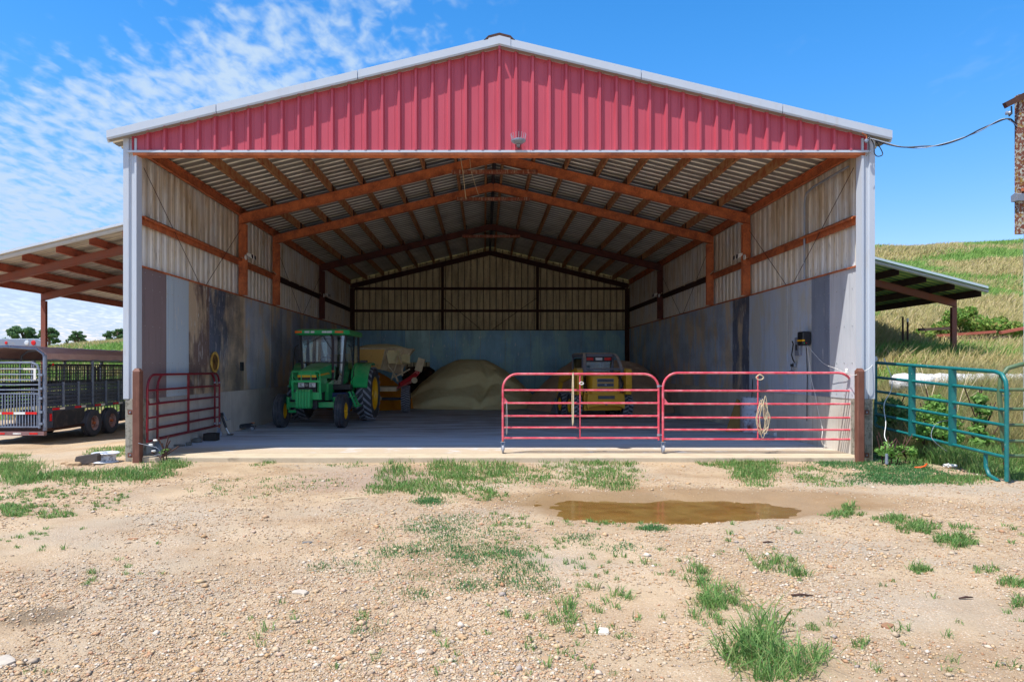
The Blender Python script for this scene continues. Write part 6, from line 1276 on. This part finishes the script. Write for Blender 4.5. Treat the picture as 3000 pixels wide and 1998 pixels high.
tag(bpy.data.objects['green_verge'], 'green grass verge at the foot of the teal gate', 'grass')
X, Y = field(90000, -62, -9, 27, 84, lambda X, Y: (X/Y < -.44) & (X/Y > -.76)); gs = fbm(X*.12, Y*.3, 3)+.15*RNG.random(len(X)) > .52
for nm, k, mm, lab in (('meadow_grass', ~gs, grass_h, 'tan meadow grass beyond the stock trailer'), ('green_meadow_grass', gs, grass_g, 'bright green meadow grass beyond the stock trailer')):
    blades(nm, X[k], Y[k], terrain(X, Y)[k], .25+.35*RNG.random(k.sum()), .02+.0014*Y[k], .3+.5*RNG.random(k.sum()), mm); tag(bpy.data.objects[nm], lab, 'grass')
# leafy clumps
def leaf_cloud(name, C, R, n, size, m, flat=1.0, parent=None, kind=None):
    """n leaf quads spread through blobs C (k,3) with radii R (k,)"""
    C = np.asarray(C, float); R = np.asarray(R, float); k = RNG.integers(0, len(C), n)
    d = RNG.normal(size=(n, 3)); d /= np.linalg.norm(d, axis=1)[:, None]; rad = R[k]*RNG.random(n)**.4
    P = C[k]+d*rad[:, None]*np.array([1, 1, flat]); u = RNG.normal(size=(n, 3)); u /= np.linalg.norm(u, axis=1)[:, None]
    v = np.cross(u, d+.3*RNG.normal(size=(n, 3))); v /= np.linalg.norm(v, axis=1)[:, None]+1e-9; s = (size*(.6+.8*RNG.random(n)))[:, None]
    Q = np.stack([P-u*s, P+v*s*.55, P+u*s, P-v*s*.55], 1); return npmesh(name, Q.reshape(-1, 3), (np.arange(n)*4)[:, None]+np.arange(4), m, parent=parent, kind=kind)
pine_l = leafmat('pine_needles', [srgb(84, 120, 78), srgb(104, 138, 88), srgb(70, 104, 70), srgb(124, 150, 104)], tr=.4); bark = mat('bark', srgb(96, 76, 62), .9)
def pine(label, px, ptop, w_px, h_px, Yd, seed, name='pine_tree'):
    rg = random.Random(seed); base = W(px, 1078, Yd); zt = CAMZ+(VY-ptop)*Yd/FPX; wd_ = w_px*Yd/FPX; hh = h_px*Yd/FPX; zb = TZ(base.x, Yd)
    t = thing(name, label, 'tree', (base.x, Yd, zb), 0, 'far trees beyond the meadow'); H = zt-zb
    tr_ = MB(); tr_.tube([(0, 0, -.3), (wd_*.03, 0, H*.5), (-wd_*.02, 0, H*.9)], [.28, .2, .08], 7)
    C = []; R = []
    for i in range(40):
        a = rg.uniform(0, 2*math.pi); q = rg.random(); z = H-hh*rg.uniform(.08, 1.0); e = math.sqrt(max(.05, 1-((z-(H-hh))/hh)**2)); r = wd_/2*e*math.sqrt(rg.uniform(.1, 1)); c = (r*math.cos(a), r*math.sin(a), z); C.append(c); R.append(wd_*rg.uniform(.07, .13))
        if i % 2 == 0: tr_.tube([(0, 0, max(.5, z-hh*.35)), (c[0]*.6, c[1]*.6, z-hh*.1), c], [.09, .06, .02], 5)
    tr_.build('trunk', bark, t, smooth=True); leaf_cloud('crown', C, R, 8000, .22*wd_/6, pine_l, .62, parent=t)
pine('broad flat topped pine furthest left beyond the trailer', 66, 956, 96, 52, 120, 1); pine('rounder pine just right of the lean-to post', 143, 958, 66, 50, 118, 2); pine('small lone pine nearest the barn wall', 227, 970, 50, 30, 125, 3)
pine('dark rounded treetop rising behind the meadow beside the barn corner', 345, 964, 80, 40, 128, 4, 'round_tree'); pine('tiny distant tree between the two right pines', 196, 994, 14, 14, 130, 5, 'small_tree')
bush_l = leafmat('bramble_leaves', [srgb(112, 150, 60), srgb(136, 172, 76), srgb(92, 130, 56), srgb(156, 178, 90), srgb(140, 122, 66)], tr=.4)
def bush(label, pts, n, size, mm=bush_l, name='bramble_bush', flat=.8):
    P = [(W(px, py, Yd)) for px, py, r, Yd in pts]; b = P[0]; base = (b.x, b.y, TZ(b.x, b.y)); t = thing(name, label, 'bush', base)
    leaf_cloud('foliage', [tuple(p-Vector(base)) for p in P], [q[2] for q in pts], n, size, mm, flat, parent=t)
    s_ = MB()
    for i in range(min(14, len(P)*3)):
        p = P[i % len(P)]-Vector(base); s_.tube([(p.x*.6, p.y*.6, -.1), (p.x*.8, p.y*.8, p.z*.5), (p.x+random.uniform(-.3, .3), p.y, p.z+random.uniform(0, .3))], .012, 4)
    s_.build('stems', rust_dark, t, kind='stuff')
bush('wide bramble bush sprawling over the timber pile on the hill foot', [(2860, 955, .50, 24.5), (2800, 930, .42, 24.5), (2910, 965, .45, 24.5), (2960, 968, .4, 24.3), (2840, 915, .25, 24.7), (2760, 965, .35, 24.5), (3010, 975, .45, 24.5), (2720, 985, .22, 24.5), (2690, 975, .14, 24.5), (2930, 945, .25, 24.6)], 9000, .055)
weed_l = leafmat('weed_leaves', [srgb(116, 160, 72), srgb(138, 180, 94), srgb(96, 142, 64), srgb(158, 192, 116)], tr=.4)
bush('leafy green weed behind the middle of the teal gate', [(2740, 1180, .20, 13.6), (2755, 1210, .26, 13.5), (2715, 1215, .24, 13.6), (2780, 1245, .26, 13.5), (2735, 1260, .26, 13.4), (2700, 1265, .22, 13.4), (2790, 1280, .2, 13.3)], 2600, .035, weed_l, 'weed')
bush('pale leafed tall weed right of the wide gate stay', [(2870, 1170, .13, 13.4), (2880, 1200, .16, 13.4), (2870, 1235, .14, 13.4), (2862, 1262, .15, 13.3), (2885, 1285, .16, 13.3), (2860, 1300, .14, 13.2)], 700, .05, weed_l, 'weed')
bush('low green weed beside the right concrete pier', [(2600, 1312, .14, 12.8), (2580, 1322, .11, 12.7), (2640, 1318, .14, 12.8), (2615, 1325, .14, 12.7), (2670, 1322, .12, 12.8)], 420, .04, weed_l, 'weed')
bush('dense green weed at the barn end of the teal gate', [(2610, 1190, .25, 14.6), (2640, 1215, .28, 14.4), (2600, 1230, .25, 14.4), (2665, 1240, .25, 14.2)], 1600, .04, grass_b, 'weed')
bush('small weed sprouting under the folded red gate', [(478, 1322, .05, 12.98), (470, 1326, .04, 12.98), (490, 1318, .04, 12.98)], 40, .022, weed_l, 'weed')
for i, (px, Yd, h, lab) in enumerate(((2700, 15.2, 1.5, 'bare pale stalk leaning by the lean-to post'), (2745, 15.0, 1.7, 'long bare stalk crossing behind the teal gate'), (2790, 15.4, 1.4, 'forked bare stalk right of the lean-to post'), (2610, 14.7, 1.0, 'thin bare stalk near the white barn trim'))):
    x_ = (px-VX)*Yd/FPX; z = TZ(x_, Yd); m = MB(); d = (-1)**i*.35
    m.tube([(0, 0, -.1), (d*.4, 0, h*.5), (d, 0, h)], [.012, .009, .004], 5)
    for j in range(4): m.tube([(d*.4, 0, h*.5), (d*.4+random.uniform(-.5, .5), 0, h*random.uniform(.6, .95))], .004, 4)
    o = tag(m.build('dry_stalk', rope_m, smooth='all'), lab, 'stalk'); o.location = (x_, Yd, z)
# white wrapped bale row
t = thing('wrapped_bale_row', 'long white lumpy plastic wrapped roll lying in tall grass behind the teal gate', 'wrapped bale', (10.2, 18, TZ(10.4, 18)))
wrap = mat('white_wrap', srgb(226, 226, 228), .5, 0, [dict(s=4, lo=.45, hi=.65, c=srgb(176, 174, 168), a=.8), dict(s=14, lo=.54, hi=.64, c=srgb(120, 118, 108), a=.8)], bump=((5, 1), (16, .7)))
x_a = (2612-VX)*18/FPX
for k in range(4):
    xa = x_a+k*1.0; pr = [(.001, .0), (.15, .02), (.235, .10)]+[(.245+.015*math.sin(i*2.2+k), .2+i*.13) for i in range(6)]+[(.24, 1.0)]
    if k == 3: pr += [(.15, 1.03), (.001, 1.05)]
    MB().lathe(pr, (xa, 18, 1.24), 'X', 20).build('bale', wrap, t, w=True, smooth=True)
# timber pile under the bush
t = thing('timber_pile', 'pile of weathered red brown beams under the bramble bush', 'timber pile', tuple(W(2850, 985, 24)))
redw = mat('red_board', srgb(178, 96, 76), .8, 0, [dict(s=6, lo=.5, hi=.7, c=srgb(130, 80, 66), a=.7)]); greyw = mat('grey_board', srgb(96, 76, 66), .9, 0, [dict(s=(3, 20, 20), lo=.4, hi=.7, c=srgb(64, 50, 44), a=.7)])
for a, b, mm in (((2745, 984), (2915, 972), redw), ((2755, 994), (2960, 988), greyw), ((2760, 1000), (3010, 1000), greyw), ((2930, 975), (3020, 958), redw), ((2692, 966), (2780, 962), greyw)):
    MB().bar(W(*a, 23.9), W(*b, 23.9), .12, .09).build('beam', mm, t, w=True)
for i, (px, py, h, lab) in enumerate(((2659, 1000, .9, 'slim steel fence post with white tip on the hill foot'), (2645, 985, .5, 'short dark fence post left of the white tipped one'))):
    p = W(px, py, 22.5); z = TZ(p.x, 22.5); tp = thing('fence_post', lab, 'post', (p.x, 22.5, z)); zt = CAMZ+(VY-(932 if i == 0 else 928))*22.5/FPX-z
    MB().box(-.02, .02, -.02, .02, -.2, zt-.12*(i == 0)).build('post', rust_dark, tp)
    if i == 0: MB().box(-.021, .021, -.021, .021, zt-.12, zt).build('tip', whitep, tp)
# junk by the teal gate
def junk(px, py): x_, y_ = gpts(px, py); return x_, y_, TZ(x_, y_)
c = junk(2785, 1345); rock('fence_roll', 'black and white speckled plastic roll lying under the teal gate', 'plastic roll', c, (.36, .24, .22), mat('speckled_black', srgb(34, 36, 40), .5, 0, [dict(s=26, lo=.55, hi=.6, c=srgb(170, 170, 176), a=.9)]), 51)
c = junk(2752, 1350); rock('black_sheet', 'crumpled black plastic sheet left of the speckled roll', 'plastic sheet', c, (.22, .2, .14), black_p, 52)
c = junk(2700, 1372)
tag(MB().tube([(c[0]-.12, c[1], c[2]+.02), (c[0]-.04, c[1]-.05, c[2]+.03), (c[0]+.05, c[1], c[2]+.04), (c[0]+.14, c[1]+.08, c[2]+.07)], .016, 6).build('orange_strap', mat('orange_plastic', srgb(230, 92, 30), .5), smooth='all'), 'bright orange plastic strap in the grass below the teal gate', 'strap')
for i, (dx_, dy_, lab) in enumerate(((0, 0, 'upper cream plastic pipe offcut in the grass'), (.03, -.07, 'lower cream plastic pipe offcut in the grass'), (.12, .10, 'short cream pipe end behind the two offcuts'))):
    c = junk(2765, 1372); l = .14 if i < 2 else .04; tag(MB().lathe([(.022, 0), (.026, 0), (.026, l), (.022, l), (.022, 0)], (c[0]+dx_, c[1]+dy_, c[2]+.05), 'X', 12).build('pipe_offcut', whitep, smooth=True), lab, 'pipe')
c = junk(2461, 1330); tag(MB().lathe([(.001, 0), (.03, 0), (.024, .18), (.001, .18)], (c[0], 12.6, -.06), 'Z', 10).build('grey_stake', greysteel, smooth=True), 'short grey plastic stake at the foot of the right gate end', 'stake')
for i, (px, py, w_, lab) in enumerate(((2545, 1343, .16, 'pale flat stone in the grass by the right pier'), (2624, 1342, .18, 'larger pale flat stone in front of the teal gate'), (2590, 1361, .09, 'small tan stone in the grass in front of the teal gate'), (2617, 1386, .08, 'orange tan pebble in the right grass'), (2730, 1395, .10, 'pale stone below the orange strap'))):
    c = junk(px, py); rock('stone', lab, 'stone', (c[0], c[1], c[2]-.01), (w_, w_*.7, w_*.4), sand_stone if i > 1 else MATS['pale_stone'], 60+i, rz=i)
cable([W(2590, 1050, 14.2), W(2612, 1108, 14.0), W(2610, 1145, 13.8), W(2590, 1185, 13.6), W(2595, 1240, 13.3), W(2592, 1280, 13.0), W(2612, 1312, 12.9)], .008, whitep, 'white hose trailing down behind the teal gate near the barn', 'hose')
cable([W(2800, 1228, 12.4), W(2745, 1240, 12.2), W(2728, 1275, 12.1), W(2745, 1300, 12.0), W(2775, 1322, 12.0)], .004, greysteel, 'thin grey wire curling from the teal gate to the plastic roll', 'wire')
